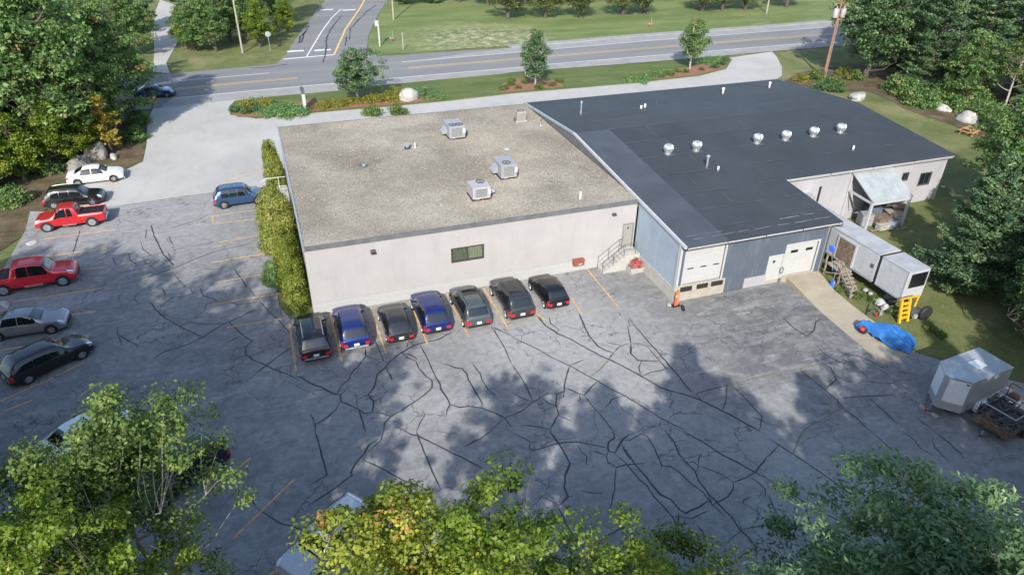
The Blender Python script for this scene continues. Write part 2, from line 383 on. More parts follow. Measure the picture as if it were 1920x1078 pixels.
# shoulders: paler band outside the lane lines
def band(a, b, nm, par, m_, dz):
    return sheet(nm, list(a)+list(b)[::-1], m_, dz, 3.0, parent=par)
nl = PX((323, 185), (480, 170), (628, 156.6), (708, 149.6), (960, 128), (1033, 120.5), (1266, 101.5), (1321, 97), (1440, 87.5), (1545, 79))
band(near[1:-1], nl, 'shoulder', road, 'asphalt_shoulder', 0.007)
fl = PX((753, 117), (960, 99.5), (1210, 77.5), (1440, 59.6), (1560, 51))
band(far[5:-1], fl, 'shoulder', road, 'asphalt_shoulder', 0.007)
def rline(pts, w, m_, nm): return strip(nm, PX(*pts), w, m_, 0.011, road, step=3)
strip('edge_line', nl, 0.16, 'road_white', 0.011, road, step=3)
strip('edge_line', fl, 0.16, 'road_white', 0.011, road, step=3)
rline([(336, 152), (430, 144), (505, 137.5)], 0.16, 'road_white', 'edge_line')
for off in (-1.0, 1.0):
    rline([(310, 169+off), (336, 166.7+off), (480, 153+off), (558, 147+off)], 0.14, 'road_yellow', 'centre_line')
    rline([(766, 128+off), (960, 111.5+off), (1271, 86.5+off), (1440, 72.7+off), (1600, 61.5+off)], 0.14, 'road_yellow', 'centre_line')
rline([(575, 106.5), (603, 60), (622, 34), (640, 17.5)], 0.2, 'road_white', 'lane_line')
rline([(626.6, 102.8), (648, 55), (673, 19), (690, -10)], 0.28, 'road_yellow', 'centre_line')
rline([(531, 111.5), (628, 103)], 0.45, 'road_white', 'stop_bar')
for cx_, cy_ in ((556, 96.5), (606.6, 94.7), (614, 19), (656, 19.5)):
    c0 = G(cx_, cy_); strip('arrow', [(c0.x-1.4, c0.y), (c0.x-0.3, c0.y+.15), (c0.x+1.1, c0.y)], 0.9, 'road_white', 0.011, road)
# far footway with granite edge
fk = far[5:-1]
pv = sheet('pavement', list(fk)+[(x-0.3, y+1.5) for x, y in fk][::-1], 'asphalt_shoulder', 0.12, 3.0, thick=0.2)
fld = sheet('field', [(x-0.3, y+1.55) for x, y in fk] + [tuple(G(1640, 20)[:2]), (230, 240), (60, 260)] + PX((727, -40), (722, 0), (708, 36), (692, 68), (690, 92), (702, 104)), 'field_grass', -0.012, 5.0)
# tar cracks on the roads
for pl in ([(606, 118), (611, 95), (612, 72), (620, 55), (640, 30)], [(655, 75), (657, 55), (672, 38), (688, 22), (705, 10)], [(565, 80), (570, 62), (580, 48)], [(470, 128), (500, 127), (540, 121)], [(648, 87), (650, 70)], [(560, 82), (563, 70), (574, 60)]):
    strip('crack_seal', PX(*pl), 0.22, 'tar', 0.014, sroad, jit=0.8, step=1.2)

# island with kerb
ISL = PX((432, 216), (428.6, 203), (441, 190), (480, 185), (630, 172), (706, 162), (960, 138), (1135, 125), (1261, 115), (1318, 109.5), (1356, 110.5), (1369, 118), (1361, 130), (1311, 143), (1186, 157), (960, 176), (836, 190.5), (688, 204), (590, 212), (565, 216), (480, 223))
isl = sheet('island_lawn', ISL, 'lawn_turf', 0.10, 2.0, thick=0.18)
def bed(pts, m_, dz=0.115, nm='mulch_bed'):
    return sheet(nm, PX(*pts), m_, dz, 2.0)
bed([(433, 214), (470, 215), (500, 207), (540, 196), (580, 190), (600, 191), (650, 190), (720, 183), (760, 176), (800, 172), (830, 183), (830, 189.5), (688, 202), (590, 210), (565, 214), (480, 221), (445, 220)], 'mulch')
bed([(938, 176), (940, 160), (960, 150), (1005, 148), (1050, 153), (1056, 165)], 'mulch')
bed([(1190, 155), (1215, 142), (1270, 131), (1310, 124), (1345, 114), (1364, 113), (1366, 120), (1358, 129), (1311, 141)], 'mulch')

# concrete pad + apron
PAD = [(34.1, 35.85), (37.4, 35.85)] + PX((1560, 545), (1718, 661), (1655, 683), (1473, 529))
pad = sheet('concrete_pad', PAD, 'concrete', 0.012, 0.8, thick=0.5)
for v_ in pad.data.vertices: v_.co.z += 0.36*sm(31.0, 35.8, v_.co.y)
# woods floor
sheet('forest_floor', PX((0, 470), (60, 430), (85, 395), (120, 352), (232, 318), (268, 301), (274, 265), (276, 225), (240, 205)) + [(-40, 100), (-60, 60), (-40, 48)], 'forest_floor', -0.03, 3.0)
sheet('forest_floor', PX((1470, 152), (1500, 135), (1545, 128), (1600, 120)) + [(110, 92), (150, 80), (120, 30), (88, 40)] + PX((1880, 272), (1780, 232), (1700, 205), (1625, 170), (1560, 172)), 'forest_floor', -0.03, 3.0)
sheet('forest_floor', [(-22, 40), (-21, 34), (-17, 28), (-12, 22), (-6, 15.5), (2, 11), (12, 8), (24, 6), (40, 3), (60, -5), (60, -60), (-60, -60), (-60, 30)], 'forest_floor', -0.03, 4.0)

# parking lines (traced on the lot)
LINES = [((542.7, 605.7), (555, 695)), ((619, 588), (641, 678)), ((694, 576), (723.6, 662)), ((768, 564), (801.5, 645)), ((838, 551), (879, 631)), ((907, 540), (953.7, 616.4)),
         ((995, 575), (1022, 601)), ((1072, 560), (1091, 588)), ((1101.6, 505.6), (1159, 575)),
         ((82, 448.4), (217.5, 431)), ((61.4, 484), (208, 465)), ((25, 520), (200, 500)), ((22, 566), (190, 541)), ((100, 594), (180, 584)), ((0, 657), (167, 629)), ((148, 640), (167, 630)),
         ((105, 705), (157, 680)), ((0, 752), (100, 708)), ((150, 742), (188, 716)), ((330, 860), (397, 820)), ((400, 917), (471, 857)), ((438, 1008), (553, 897)), ((300, 1005), (330, 978)), ((505, 1078), (530, 1060)), ((10, 770), (60, 750)),
         ((398.5, 456.7), (505, 438)), ((398.5, 405), (485, 393)), ((398.5, 405), (398.5, 420)), ((398.5, 420), (478, 411)), ((398.5, 492), (512, 473)), ((398.5, 530.6), (516, 511)), ((398, 571), (525, 550)), ((425, 614), (532, 597)),
         ((420, 342), (492, 322)), ((436, 330), (490, 315)), ((190, 345), (235, 340)), ((200, 375), (228, 371))]
for a, b in LINES: strip('parking_line', PX(a, b), 0.11, 'yellow_paint', 0.006, lot, jit=0.12)

# tar crack seals, traced tile by tile (tile pixel = photo pixel x 3.992 - offset)
TILES = {
(480, 540): """0,545 75,580 150,615 260,655 320,690|290,660 340,665 400,710 500,745 525,765 590,795 640,800|320,700 330,685|445,765 520,760 505,745|820,450 820,510 770,580 710,640 695,680 640,730 605,795|820,510 870,525 905,540|890,390 920,460 955,545 990,550|955,545 920,560 905,585|1480,320 1430,350 1370,385 1240,410 1180,430 1110,470 1050,510 990,560 960,600 910,645 895,700 880,745 840,795 805,808|1130,450 1140,395 1185,425|975,600 1000,650 1020,685 1035,675|1090,485 1130,520 1190,545 1205,530 1150,495 1090,485|1195,545 1220,600 1270,660 1320,690 1320,745 1260,800 1180,855 1080,920 1010,960 960,1010 955,1075|1230,425 1270,500 1310,590 1345,670 1380,720 1385,760 1420,810 1455,870 1430,910 1420,970|1320,690 1345,675|1320,745 1385,760|1245,560 1305,570|1375,560 1440,575 1500,600 1540,600 1580,640 1590,690 1640,770 1690,860 1690,890|1620,565 1680,640 1690,690 1740,760 1800,805|1455,870 1520,890 1600,885 1690,895 1780,930 1860,970 1916,950|1860,970 1820,1010 1750,1070|1860,970 1916,1040|840,795 880,850 870,930 810,940 770,905 640,850 630,800 670,765|630,850 600,910 540,960 470,1010 440,1015 445,1075|440,1015 405,935|870,930 940,935 1010,960|770,905 820,1075|1240,905 1265,950 1230,1000 1200,1075|1030,1040 1070,1045 1130,1075|0,640 75,580 180,500 300,415|1760,280 1820,380 1860,450 1916,570|1770,290 1916,360|20,90 100,180 190,260 240,320 300,390|550,370 640,355""",
(0, 540): """1080,0 1020,50 1005,85 1045,125|1215,0 1235,40 1230,75|1420,0 1450,40|1500,0 1520,60 1590,75 1635,105|1480,30 1400,55 1300,75 1250,95 1210,135|1590,105 1545,120 1535,165|1635,105 1690,95 1780,125 1916,105|1860,0 1916,70|1110,105 1140,120 1160,160 1230,220 1320,275 1410,320 1520,370|1916,155 1850,190 1780,225 1680,270 1600,315 1520,370 1400,425 1300,455 1240,470 1145,530|1400,255 1480,265 1560,270 1680,265|1715,255 1780,320 1830,360 1890,395 1840,440 1840,500 1916,550|1810,350 1740,390 1670,420|1840,505 1745,540|880,290 880,340 910,430|890,350 960,395 1040,435|1916,640 1880,670 1840,700""",
(0, 270): """1130,605 1150,680 1190,760 1225,830 1265,870 1300,910|1265,870 1275,840 1255,805|1265,690 1285,740 1298,760|1095,640 1090,710|1055,735 1070,790 1140,840|960,820 970,860 1025,910|840,850 870,910|1115,900 1170,950|950,990 975,1020|860,980 960,955 1150,910|1560,530 1480,570 1380,600 1270,635|1300,970 1340,1020 1390,1075|1750,930 1800,1000 1850,1075|1500,930 1570,940 1640,935|1000,1030 1300,930 1590,810 1900,740|900,890 1180,820 1590,735|600,640 570,740 545,830|900,465 1100,435 1350,395 1600,365""",
(960, 540): """190,210 250,280 340,340 440,385 540,440 650,500 740,540 860,600 970,660 1110,745 1220,780 1340,810 1440,850 1580,920 1720,995 1850,1070|280,215 290,265 350,310 335,335|0,365 80,405 190,455 300,520 430,580 580,665 640,695 740,755 850,810 960,875 1110,970 1200,1020 1290,1060|430,580 490,555 540,535|430,585 400,680 390,770 335,795 330,870 350,945 310,1010 285,1055|390,770 385,815 340,830|390,750 440,760 500,790 540,800 590,745 635,700|505,790 510,835 490,850|540,800 600,880 680,970 760,1075|220,815 260,790 335,790|220,815 150,855 80,915 0,950|225,820 280,865 325,880|285,835 310,850|0,780 60,815 150,855|0,570 60,660 120,760 155,850|285,1055 180,1035 80,1025|285,1055 300,1075|350,955 450,995|500,190 530,260 575,355 640,435 700,465 760,485 725,530|495,365 575,355|760,485 800,440 850,420 890,415|705,405 760,418 820,430|890,415 880,360 865,290 915,275|870,235 880,280|875,220 915,275|890,415 950,415 1010,435 1045,435|890,420 890,490 940,540 970,545 1040,545 1095,545|970,545 950,595 960,655|970,660 1040,630 1110,620 1155,600|915,275 960,330 1030,410 1110,500 1195,600 1280,700 1350,785|1015,440 1090,530 1155,600 1195,605|1350,800 1380,790 1480,760 1600,730|1610,730 1600,840 1580,915|1640,725 1710,790 1760,840 1870,960 1865,1020 1850,1070|1370,790 1440,860|1790,960 1870,990 1916,1020|830,805 750,830 730,860 695,895|1120,975 1100,1030 1020,1045 970,1075|1105,1030 1150,1070|800,180 815,205 800,200""",
(1440, 540): """110,220 170,280 290,365 350,310 355,250 415,225|415,560 470,600 500,650 510,690 470,720 430,755|490,615 500,585|360,430 430,500 520,550 650,580 740,660|235,600 260,630 350,700 450,780 520,840 560,900 660,970 770,1075|520,830 600,820 740,810 950,800|750,815 830,890 910,960 970,1020|520,840 530,890 560,905|1110,970 1250,1070|560,490 680,510 800,560 840,580|950,620 1080,645""",
(480, 808): """440,0 470,80 490,190 520,270 530,330 400,405|920,55 850,100 810,170 740,250 710,310 720,330 660,375 560,450 400,550|955,0 935,70 840,155|800,215 880,250 1000,310 1100,370 1200,400 1290,440 1310,430|1115,0 1160,25 1200,30 1320,90 1470,165 1590,220 1700,280|1200,0 1240,110 1290,220 1330,330 1380,430|1765,0 1680,55 1550,120|0,570 100,640 200,695 270,710 360,745|-35,495 0,570""",
(960, 808): """0,10 70,45 140,80 200,80|135,85 130,120 150,145 240,125 340,90 480,80 600,100 720,130|280,0 340,80 400,170 435,240 400,330 395,420 420,490 350,560|220,485 350,550|345,570 400,680 450,770 510,850 590,900|420,490 450,490|480,85 520,150 560,190 555,240 575,255|755,0 770,50 720,80 720,150 770,160 830,60 880,25|830,60 770,20|830,70 880,70 970,20|720,150 705,190 720,240 740,245|600,145 700,180|770,170 850,240 910,310 960,370 1010,410 1060,490 1130,560 1200,640 1240,700 1260,760|720,230 780,270 850,250 910,245 1000,240|780,270 770,350 770,430 745,540 720,620|820,105 870,180 920,250 1000,340 1060,420 1110,475 1190,510 1260,590 1300,615 1400,570 1475,520|890,280 960,300|1200,640 1250,640 1340,655 1480,590|1245,610 1240,700 1290,690 1290,650|970,20 1010,40 1070,130 1100,210 1120,260 1180,260 1270,320 1340,390 1430,460 1500,550 1590,635|1120,285 1115,255|1150,0 1210,80 1250,170 1310,240 1370,300 1400,370 1470,470 1550,550 1640,640 1710,740 1770,790 1820,870 1830,950|1220,75 1300,70|1310,235 1360,230 1400,260 1380,300|1395,250 1395,205 1420,165|1400,260 1500,295 1580,330 1655,380|1280,0 1440,90 1580,180 1700,240 1820,310 1916,360|1655,380 1750,350 1820,310 1880,230 1916,180|1655,380 1660,430 1620,490 1540,530 1500,550|1780,345 1840,380 1890,430 1900,490|1690,660 1720,740 1790,720 1900,705|1720,745 1660,790 1600,840|1830,880 1916,885|1820,880 1750,910 1690,955|515,445 590,460 680,465|655,690 730,725|890,580 870,640 820,715 760,755 690,790 640,860|820,730 930,775|1385,700 1420,740 1440,770|1505,805 1590,865|1790,490 1730,520 1730,545|1470,475 1500,560""",
(1440, 808): """0,50 80,105 190,170 300,245 440,340 560,430 660,500 790,580|80,110 0,190|0,360 120,430 240,510 340,570 450,630 560,685|245,515 285,570 310,680 355,730|275,690 310,690|0,480 40,570 70,620 120,670 145,750|770,0 870,90 960,170 1030,240 1100,315|1010,5 1100,70 1140,130 1240,185|1230,60 1250,120 1350,225|1240,0 1350,80 1470,200"""}
kk = 0
for (ox, oy), txt in TILES.items():
    for pl in txt.split('|'):
        pts = []
        for s_ in pl.split():
            a, b = s_.split(','); pts.append((ox+float(a)/3.992, oy+float(b)/3.992))
        kk += 1
        fa = 0.9 if oy == 270 else 1.0
        strip('crack_seal', PX(*pts), (0.085 if len(pts) > 5 else 0.068)*random.uniform(.85, 1.3)*fa, 'tar', 0.0035+0.0012*(kk % 5)*0.4, lot, jit=0.5, step=0.35, taper=True)
for pl in ([(1360, 723), (1381, 718), (1440, 703)], [(1440, 704), (1490, 693), (1544, 680)], [(1142, 674), (1128, 690), (1108, 705)], [(1575, 766), (1535, 790), (1505, 808), (1494, 830), (1488, 848)]):
    strip('crack_moss', PX(*pl), 0.09, 'moss', 0.0062, lot, jit=0.6, step=0.4)
# ------------------------------------------------------------------ building materials
g = NG('white_stucco', 0.85)
c = g.mix(g.rng(g.noise(0.5, 6, 0.6), 0.35, 0.65), (0.35, 0.338, 0.334), (0.385, 0.372, 0.367))
c = g.mix(g.mul(g.rng(g.noise(1.4, 8, 0.7, vec=g.mapping((2.2, 1, 0.16))), 0.5, 0.72), 0.35), c, (0.30, 0.285, 0.275))
c = g.mix(g.mul(g.rng(g.noise(0.9, 8, 0.72), 0.58, 0.72), 0.4), c, (0.29, 0.27, 0.25))
g.done(c, g.noise(25, 3), 0.15, 0.02)
mat('white_block', (0.385, 0.387, 0.378), 0.85, var=0.07, scale=2, bump=0.25, bscale=18, dirt=(0.31, 0.305, 0.29), dscale=0.9, damt=0.4)
mat('grey_fascia', (0.115, 0.12, 0.128), 0.55, var=0.15, scale=1.5, dirt=(0.2, 0.2, 0.2), dscale=1.2, damt=0.4)
mat('galv', (0.42, 0.45, 0.48), 0.45, 0.5, var=0.15, scale=2)
mat('bronze_frame', (0.06, 0.055, 0.05), 0.5)
mat('glass_dark', (0.012, 0.014, 0.016), 0.08, spec=0.8, var=0.2)
mat('blind', (0.42, 0.42, 0.32), 0.6, var=0.2, scale=6)
mat('blind_dark', (0.22, 0.23, 0.18), 0.6, var=0.2, scale=6)
mat('grey_door', (0.27, 0.265, 0.25), 0.55, var=0.06)
def panel_blue(name, col, pale, amt):
    g = NG(name, 0.6)
    st = g.noise(1.1, 8, 0.7, vec=g.mapping((1.8, 1.8, 0.35)))
    c = g.mix(g.rng(g.noise(0.35, 6, 0.6), 0.35, 0.65), col, tuple(v*1.22 for v in col))
    c = g.mix(g.mul(g.rng(st, 0.52, 0.72), amt), c, pale)
    c = g.mix(g.mul(g.rng(g.noise(3.0, 8, 0.75, vec=g.mapping((1, 1, .4))), 0.62, 0.74), 0.5), c, pale)
    g.done(c)
panel_blue('blue_panel', (0.082, 0.10, 0.128), (0.23, 0.255, 0.28), 0.4)
panel_blue('blue_panel_pale', (0.26, 0.315, 0.375), (0.40, 0.44, 0.475), 0.65)
panel_blue('east_panel', (0.32, 0.315, 0.335), (0.41, 0.41, 0.42), 0.5)
mat('foundation', (0.39, 0.38, 0.355), 0.85, var=0.1, scale=2, bump=0.2, dirt=(0.35, 0.33, 0.29), dscale=1.3, damt=0.5)
mat('dock_concrete', (0.36, 0.335, 0.285), 0.85, var=0.12, scale=2, bump=0.2, dirt=(0.3, 0.27, 0.21), dscale=1.3, damt=0.5)
mat('white_trim', (0.42, 0.43, 0.44), 0.5, var=0.06, dirt=(0.45, 0.45, 0.44), dscale=2, damt=0.4)
mat('white_door', (0.43, 0.43, 0.425), 0.45, var=0.04)
mat('rubber', (0.02, 0.02, 0.021), 0.7, var=0.2)
g = NG('membrane', 0.62)
oi = g.n.new('ShaderNodeObjectInfo')
c = g.mix(oi.outputs['Random'], (0.036, 0.040, 0.046), (0.041, 0.046, 0.053))
c = g.mix(g.mul(g.rng(g.noise(0.25, 7, 0.65, dist=.6), 0.42, 0.68), 0.45), c, (0.06, 0.066, 0.074))
c = g.mix(g.mul(g.rng(g.noise(1.4, 8, 0.7), 0.58, 0.74), 0.4), c, (0.085, 0.09, 0.096))
g.done(c, g.noise(1.2, 4, 0.6), 0.25, 0.05)
mat('membrane_pale', (0.055, 0.062, 0.072), 0.6, var=0.18, scale=0.5)
mat('seam', (0.055, 0.06, 0.065), 0.6, var=0.4, scale=1.5)
mat('seam_white', (0.14, 0.145, 0.15), 0.6, var=0.5, scale=1.2)
mat('alu', (0.62, 0.64, 0.66), 0.32, 0.75, var=0.1, scale=4)
mat('hvac_paint', (0.27, 0.275, 0.295), 0.5, var=0.08, dirt=(0.3, 0.3, 0.3), dscale=1.5, damt=0.3)
mat('hvac_pale', (0.36, 0.335, 0.35), 0.55, var=0.1)
mat('coil', (0.17, 0.175, 0.165), 0.6, var=0.15, scale=12)
mat('taupe', (0.30, 0.27, 0.24), 0.6, var=0.1)
mat('pvc', (0.8, 0.8, 0.78), 0.4, var=0.03)
mat('black', (0.012, 0.012, 0.013), 0.6)
mat('steel_dark', (0.10, 0.11, 0.12), 0.5, 0.4)
mat('wood_grey', (0.27, 0.235, 0.19), 0.85, var=0.3, scale=5, bump=0.3)
mat('wood_brown', (0.16, 0.115, 0.085), 0.85, var=0.35, scale=4, bump=0.3, dirt=(0.3, 0.25, 0.2), dscale=2, damt=0.4)
mat('rust_box', (0.24, 0.075, 0.05), 0.6, var=0.15)
mat('orange', (0.75, 0.12, 0.03), 0.55, var=0.1)
mat('orange_faded', (0.45, 0.2, 0.1), 0.7, var=0.2)
mat('blue_plastic', (0.015, 0.07, 0.42), 0.45, var=0.1)

def walls_with_holes(mb, x0, x1, z0, z1, y, th, holes):
    xs_ = sorted({x0, x1, *[h[0] for h in holes], *[h[1] for h in holes]}); zs_ = sorted({z0, z1, *[h[2] for h in holes], *[h[3] for h in holes]})
    for i in range(len(xs_)-1):
        for j in range(len(zs_)-1):
            cx_, cz_ = (xs_[i]+xs_[i+1])/2, (zs_[j]+zs_[j+1])/2
            if any(h[0] < cx_ < h[1] and h[2] < cz_ < h[3] for h in holes): continue
            mb.box(xs_[i], xs_[i+1], y, y+th, zs_[j], zs_[j+1])

# ------------------------------------------------------------------ white building
WX0, WX1, WY0, WY1, WZ = 0.95, 24.95, 42.1, 66.2, 5.2
wb = thing('white_building', 'long low white flat-roofed building with gravel roof', 'building', (WX0, WY0, 0))
O = wb.location
win = (GY(847, 492, WY0).x, GY(907, 482, WY0).x, GY(847, 492, WY0).z, GY(847, 467, WY0).z)
dor = (GY(1164, 466, WY0).x, GY(1184, 462, WY0).x, GY(1164, 466, WY0).z, GY(1168, 421, WY0).z)
mb = MB(O); walls_with_holes(mb, WX0, WX1, 0.82, WZ-0.28, WY0, 0.25, [win, dor]); mb.build('front_wall', 'white_stucco', wb)
MB(O).box(WX0, WX0+.25, WY0+.25, WY1, -0.3, WZ-0.28).build('side_wall', 'white_stucco', wb)
MB(O).box(WX0+.25, WX1, WY1-.25, WY1, -0.3, WZ-0.28).build('back_wall', 'white_stucco', wb)
fb = MB(O).box(WX0+0.004, WX1, WY0+0.012, WY0+0.25, -0.3, 0.82).build('plinth', 'white_block', wb)
bm_ = None
for r_ in range(2):
    x = WX0+0.01 - (0.0 if r_ == 0 else 0.0)
    k = 0
    while x < WX1-0.05:
        w_ = 0.395 if not (k == 0 and r_ == 1) else 0.2
        w_ = min(w_, WX1-0.01-x)
        key = round(w_, 3)
        if bm_ is None or key != 0.395:
            q = MB((0, 0, 0)).box(0, w_, 0, 0.02, 0, 0.398).build('block', 'white_block', fb)
            if key == 0.395: bm_ = q.data
        else:
            q = bpy.data.objects.new('block', bm_); COL.objects.link(q); q.parent = fb
        q.location = (x-O.x, WY0-0.004-O.y+random.uniform(-.002, .002), 0.008+r_*0.406-O.z)
        x += w_+0.007; k += 1
# fascia
fas = MB(O); fas.box(WX0-.06, WX1+.02, WY0-.07, WY0+.02, WZ-.30, WZ+.02); fas.build('fascia', 'grey_fascia', wb)
MB(O).box(WX0-.075, WX0+.03, WY0-.072, WY1+.06, WZ-.27, WZ+.05).build('fascia', 'galv', wb)
MB(O).box(WX0+.03, WX1+.02, WY1-.03, WY1+.06, WZ-.27, WZ+.03).build('fascia', 'grey_fascia', wb)
rf = MB(O); n_ = 24; zz = {}
for i in range(n_+1):
    for j in range(n_+1):
        x = WX0+.02+(WX1-WX0-.02)*i/n_; y = WY0+.012+(WY1-WY0-.04)*j/n_
        e = min(i, n_-i, j, n_-j) > 0
        zz[i, j] = (x, y, WZ+(.0 if not e else random.uniform(-.02, .02)))
rf.add([zz[i, j] for i in range(n_+1) for j in range(n_+1)], [(i*(n_+1)+j, (i+1)*(n_+1)+j, (i+1)*(n_+1)+j+1, i*(n_+1)+j+1) for i in range(n_) for j in range(n_)])
roofw = rf.build('gravel_roof', 'gravel_roof', wb)
# loose stones along the roof
st = MB(O)
for _ in range(5200):
    x = random.uniform(WX0+.1, WX1-.1); y = random.uniform(WY0+.06, WY1-.1); s = random.uniform(.025, .06); a = random.uniform(0, 3)
    c_, s_ = math.cos(a)*s, math.sin(a)*s
    st.add([(x+c_, y+s_, WZ-.02), (x-s_, y+c_, WZ-.02), (x-c_, y-s_, WZ-.02), (x+s_, y-c_, WZ-.02), (x, y, WZ+s*1.1)], [(0, 1, 4), (1, 2, 4), (2, 3, 4), (3, 0, 4)])
so = st.build('loose_stones', mat('pebble', (0.30, 0.27, 0.22), 0.9, var=0.3, scale=3), wb, fix=False); so['kind'] = 'stuff'
# front window: frame, two panes, blinds
wn = MB(O).box(win[0], win[1], WY0+.20, WY0+.25, win[2], win[3]).build('window', 'black', wb)
fr = MB(O); f_ = .07
fr.box(win[0]-.03, win[1]+.03, WY0-.02, WY0+.08, win[3]-.04, win[3]+.03); fr.box(win[0]-.03, win[1]+.03, WY0-.03, WY0+.08, win[2]-.05, win[2]+.04)
fr.box(win[0]-.03, win[0]+f_, WY0-.02, WY0+.08, win[2]+.04, win[3]-.04); fr.box(win[1]-f_, win[1]+.03, WY0-.02, WY0+.08, win[2]+.04, win[3]-.04)
mx_ = (win[0]+win[1])/2; fr.box(mx_-.035, mx_+.035, WY0-.01, WY0+.07, win[2]+.04, win[3]-.04); fr.build('frame', 'bronze_frame', wn)
for s_, mm in ((0, 'blind_dark'), (1, 'blind')):
    xa, xb = (win[0]+f_, mx_-.035) if s_ == 0 else (mx_+.035, win[1]-f_)
    for k in range(9):
        w_ = (xb-xa)/9
        MB(O).box(xa+w_*k+.006, xa+w_*(k+1)-.006, WY0+.1+.008*(k % 2), WY0+.112+.008*(k % 2), win[2]+.05, win[3]-.05).build('blind_slat', mm, wn)
gm = bpy.data.materials.new('pane_glass'); gm.use_nodes = True; b_ = gm.node_tree.nodes['Principled BSDF']
b_.inputs['Base Color'].default_value = (0.02, 0.025, 0.025, 1); b_.inputs['Roughness'].default_value = 0.04; MATS['pane_glass'] = gm
tp_ = gm.node_tree.nodes.new('ShaderNodeBsdfTransparent'); tp_.inputs[0].default_value = (0.9, 0.93, 0.9, 1); ms_ = gm.node_tree.nodes.new('ShaderNodeMixShader'); ms_.inputs[0].default_value = 0.15
gm.node_tree.links.new(tp_.outputs[0], ms_.inputs[1]); gm.node_tree.links.new(b_.outputs[0], ms_.inputs[2]); gm.node_tree.links.new(ms_.outputs[0], gm.node_tree.nodes['Material Output'].inputs['Surface'])
for xa, xb in ((win[0]+f_, mx_-.035), (mx_+.035, win[1]-f_)): MB(O).box(xa, xb, WY0+.045, WY0+.05, win[2]+.04, win[3]-.04).build('pane', gm, wn)
# door with frame, handle, small sign plate
d = MB(O).box(dor[0]+.06, dor[1]-.06, WY0+.05, WY0+.1, dor[2], dor[3]-.06).build('door', 'grey_door', wb)
fr = MB(O); fr.box(dor[0]-.02, dor[0]+.06, WY0-.02, WY0+.12, dor[2], dor[3]+.03); fr.box(dor[1]-.06, dor[1]+.02, WY0-.02, WY0+.12, dor[2], dor[3]+.03); fr.box(dor[0]+.06, dor[1]-.06, WY0-.02, WY0+.12, dor[3]-.06, dor[3]+.03)
fr.build('frame', mat('taupe_frame', (0.2, 0.19, 0.18), .6), d)
MB(O).box(dor[0]+.1, dor[0]+.16, WY0-.03, WY0+.05, dor[2]+.9, dor[2]+1.1).build('handle', 'alu', d)
MB(O).box((dor[0]+dor[1])/2-.04, (dor[0]+dor[1])/2+.05, WY0+.04, WY0+.05, dor[2]+1.55, dor[2]+1.75).build('sign_plate', 'black', d)
# wall lamps
for (px_, py_), w_, h_ in (((699, 471), .32, .26), ((1151, 401), .3, .14)):
    p = GY(px_, py_, WY0); q = MB(O); q.hexa([(p.x-w_/2, WY0-.22, p.z-h_/2), (p.x+w_/2, WY0-.22, p.z-h_/2), (p.x+w_/2, WY0, p.z-h_/2), (p.x-w_/2, WY0, p.z-h_/2)],
                                              [(p.x-w_/2, WY0-.12, p.z+h_/2), (p.x+w_/2, WY0-.12, p.z+h_/2), (p.x+w_/2, WY0, p.z+h_/2), (p.x-w_/2, WY0, p.z+h_/2)])
    lm = q.build('wall_lamp', 'bronze_frame', wb); MB(O).box(p.x-w_/2+.03, p.x+w_/2-.03, WY0-.226, WY0-.22, p.z-h_/2+.03, p.z).build('lens', 'glass_dark', lm)
p = GY(858, 441, WY0); MB(O).box(p.x-.05, p.x+.05, WY0-.06, WY0, p.z-.05, p.z+.05).build('camera_box', 'white_trim', wb)

# concrete steps with two handrails
sx1 = 25.0; sy0 = 41.0; dz0 = dor[2]-.02
stp = thing('concrete_steps', 'pale concrete steps with metal handrails up to the grey door', 'steps', (22.3, sy0, 0)); O2 = stp.location
MB(O2).box(dor[0]-.25, sx1, sy0, WY0-.03, -0.2, dz0).build('landing', 'foundation', stp)
ns = 6; run = 0.28
for k in range(ns):
    MB(O2).box(dor[0]-.25-run*(k+1), dor[0]-.25-run*k-.001, sy0+.01, WY0-.03, -0.2, dz0*(1-(k+1)/(ns+1))).build('step', 'foundation', stp)
def hrail(y, ext_):
    xa = dor[0]-.25; xb = xa-run*ns; r = .02
    q = MB(O2); q.tube([(xb-.05, y, .95), (xa, y, dz0+.95), (xa+ext_, y, dz0+.95)], r, 6); q.tube([(xb, y, .5), (xa, y, dz0+.5), (xa+ext_, y, dz0+.5)], r*.8, 6)
    for x_, zb, zt in ((xb, 0, .95), ((xa+xb)/2, dz0/2, dz0/2+.95), (xa, dz0, dz0+.95), (xa+ext_, dz0, dz0+.95)): q.tube([(x_, y, zb-.05), (x_, y, zt)], r, 6)
    q.build('handrail', 'steel_dark', stp, smooth=True)
hrail(sy0+.06, 0.95); hrail(WY0-.18, 0.2)
# red box at the wall
p0, p1 = GY(1074, 497, WY0-.15), GY(1094, 486, WY0-.15)
rb = thing('wall_box', 'small rusty red metal box fixed low on the white wall', 'box', (p0.x, WY0-.4, p0.z)); O2 = rb.location
bevel(MB(O2).box(p0.x, p1.x, WY0-.4, WY0-.01, p0.z, p1.z).build('body', 'rust_box', rb), .02)
MB(O2).hexa([(p0.x-.02, WY0-.43, p1.z), (p1.x+.02, WY0-.43, p1.z), (p1.x+.02, WY0-.01, p1.z+.06), (p0.x-.02, WY0-.01, p1.z+.06)], [(p0.x-.02, WY0-.43, p1.z+.04), (p1.x+.02, WY0-.43, p1.z+.04), (p1.x+.02, WY0-.01, p1.z+.1), (p0.x-.02, WY0-.01, p1.z+.1)]).build('lid', 'rust_box', rb)
MB(O2).box(p0.x+.35, p1.x-.2, WY0-.41, WY0-.4, p0.z+.08, p0.z+.16).build('label_plate', 'white_trim', rb)
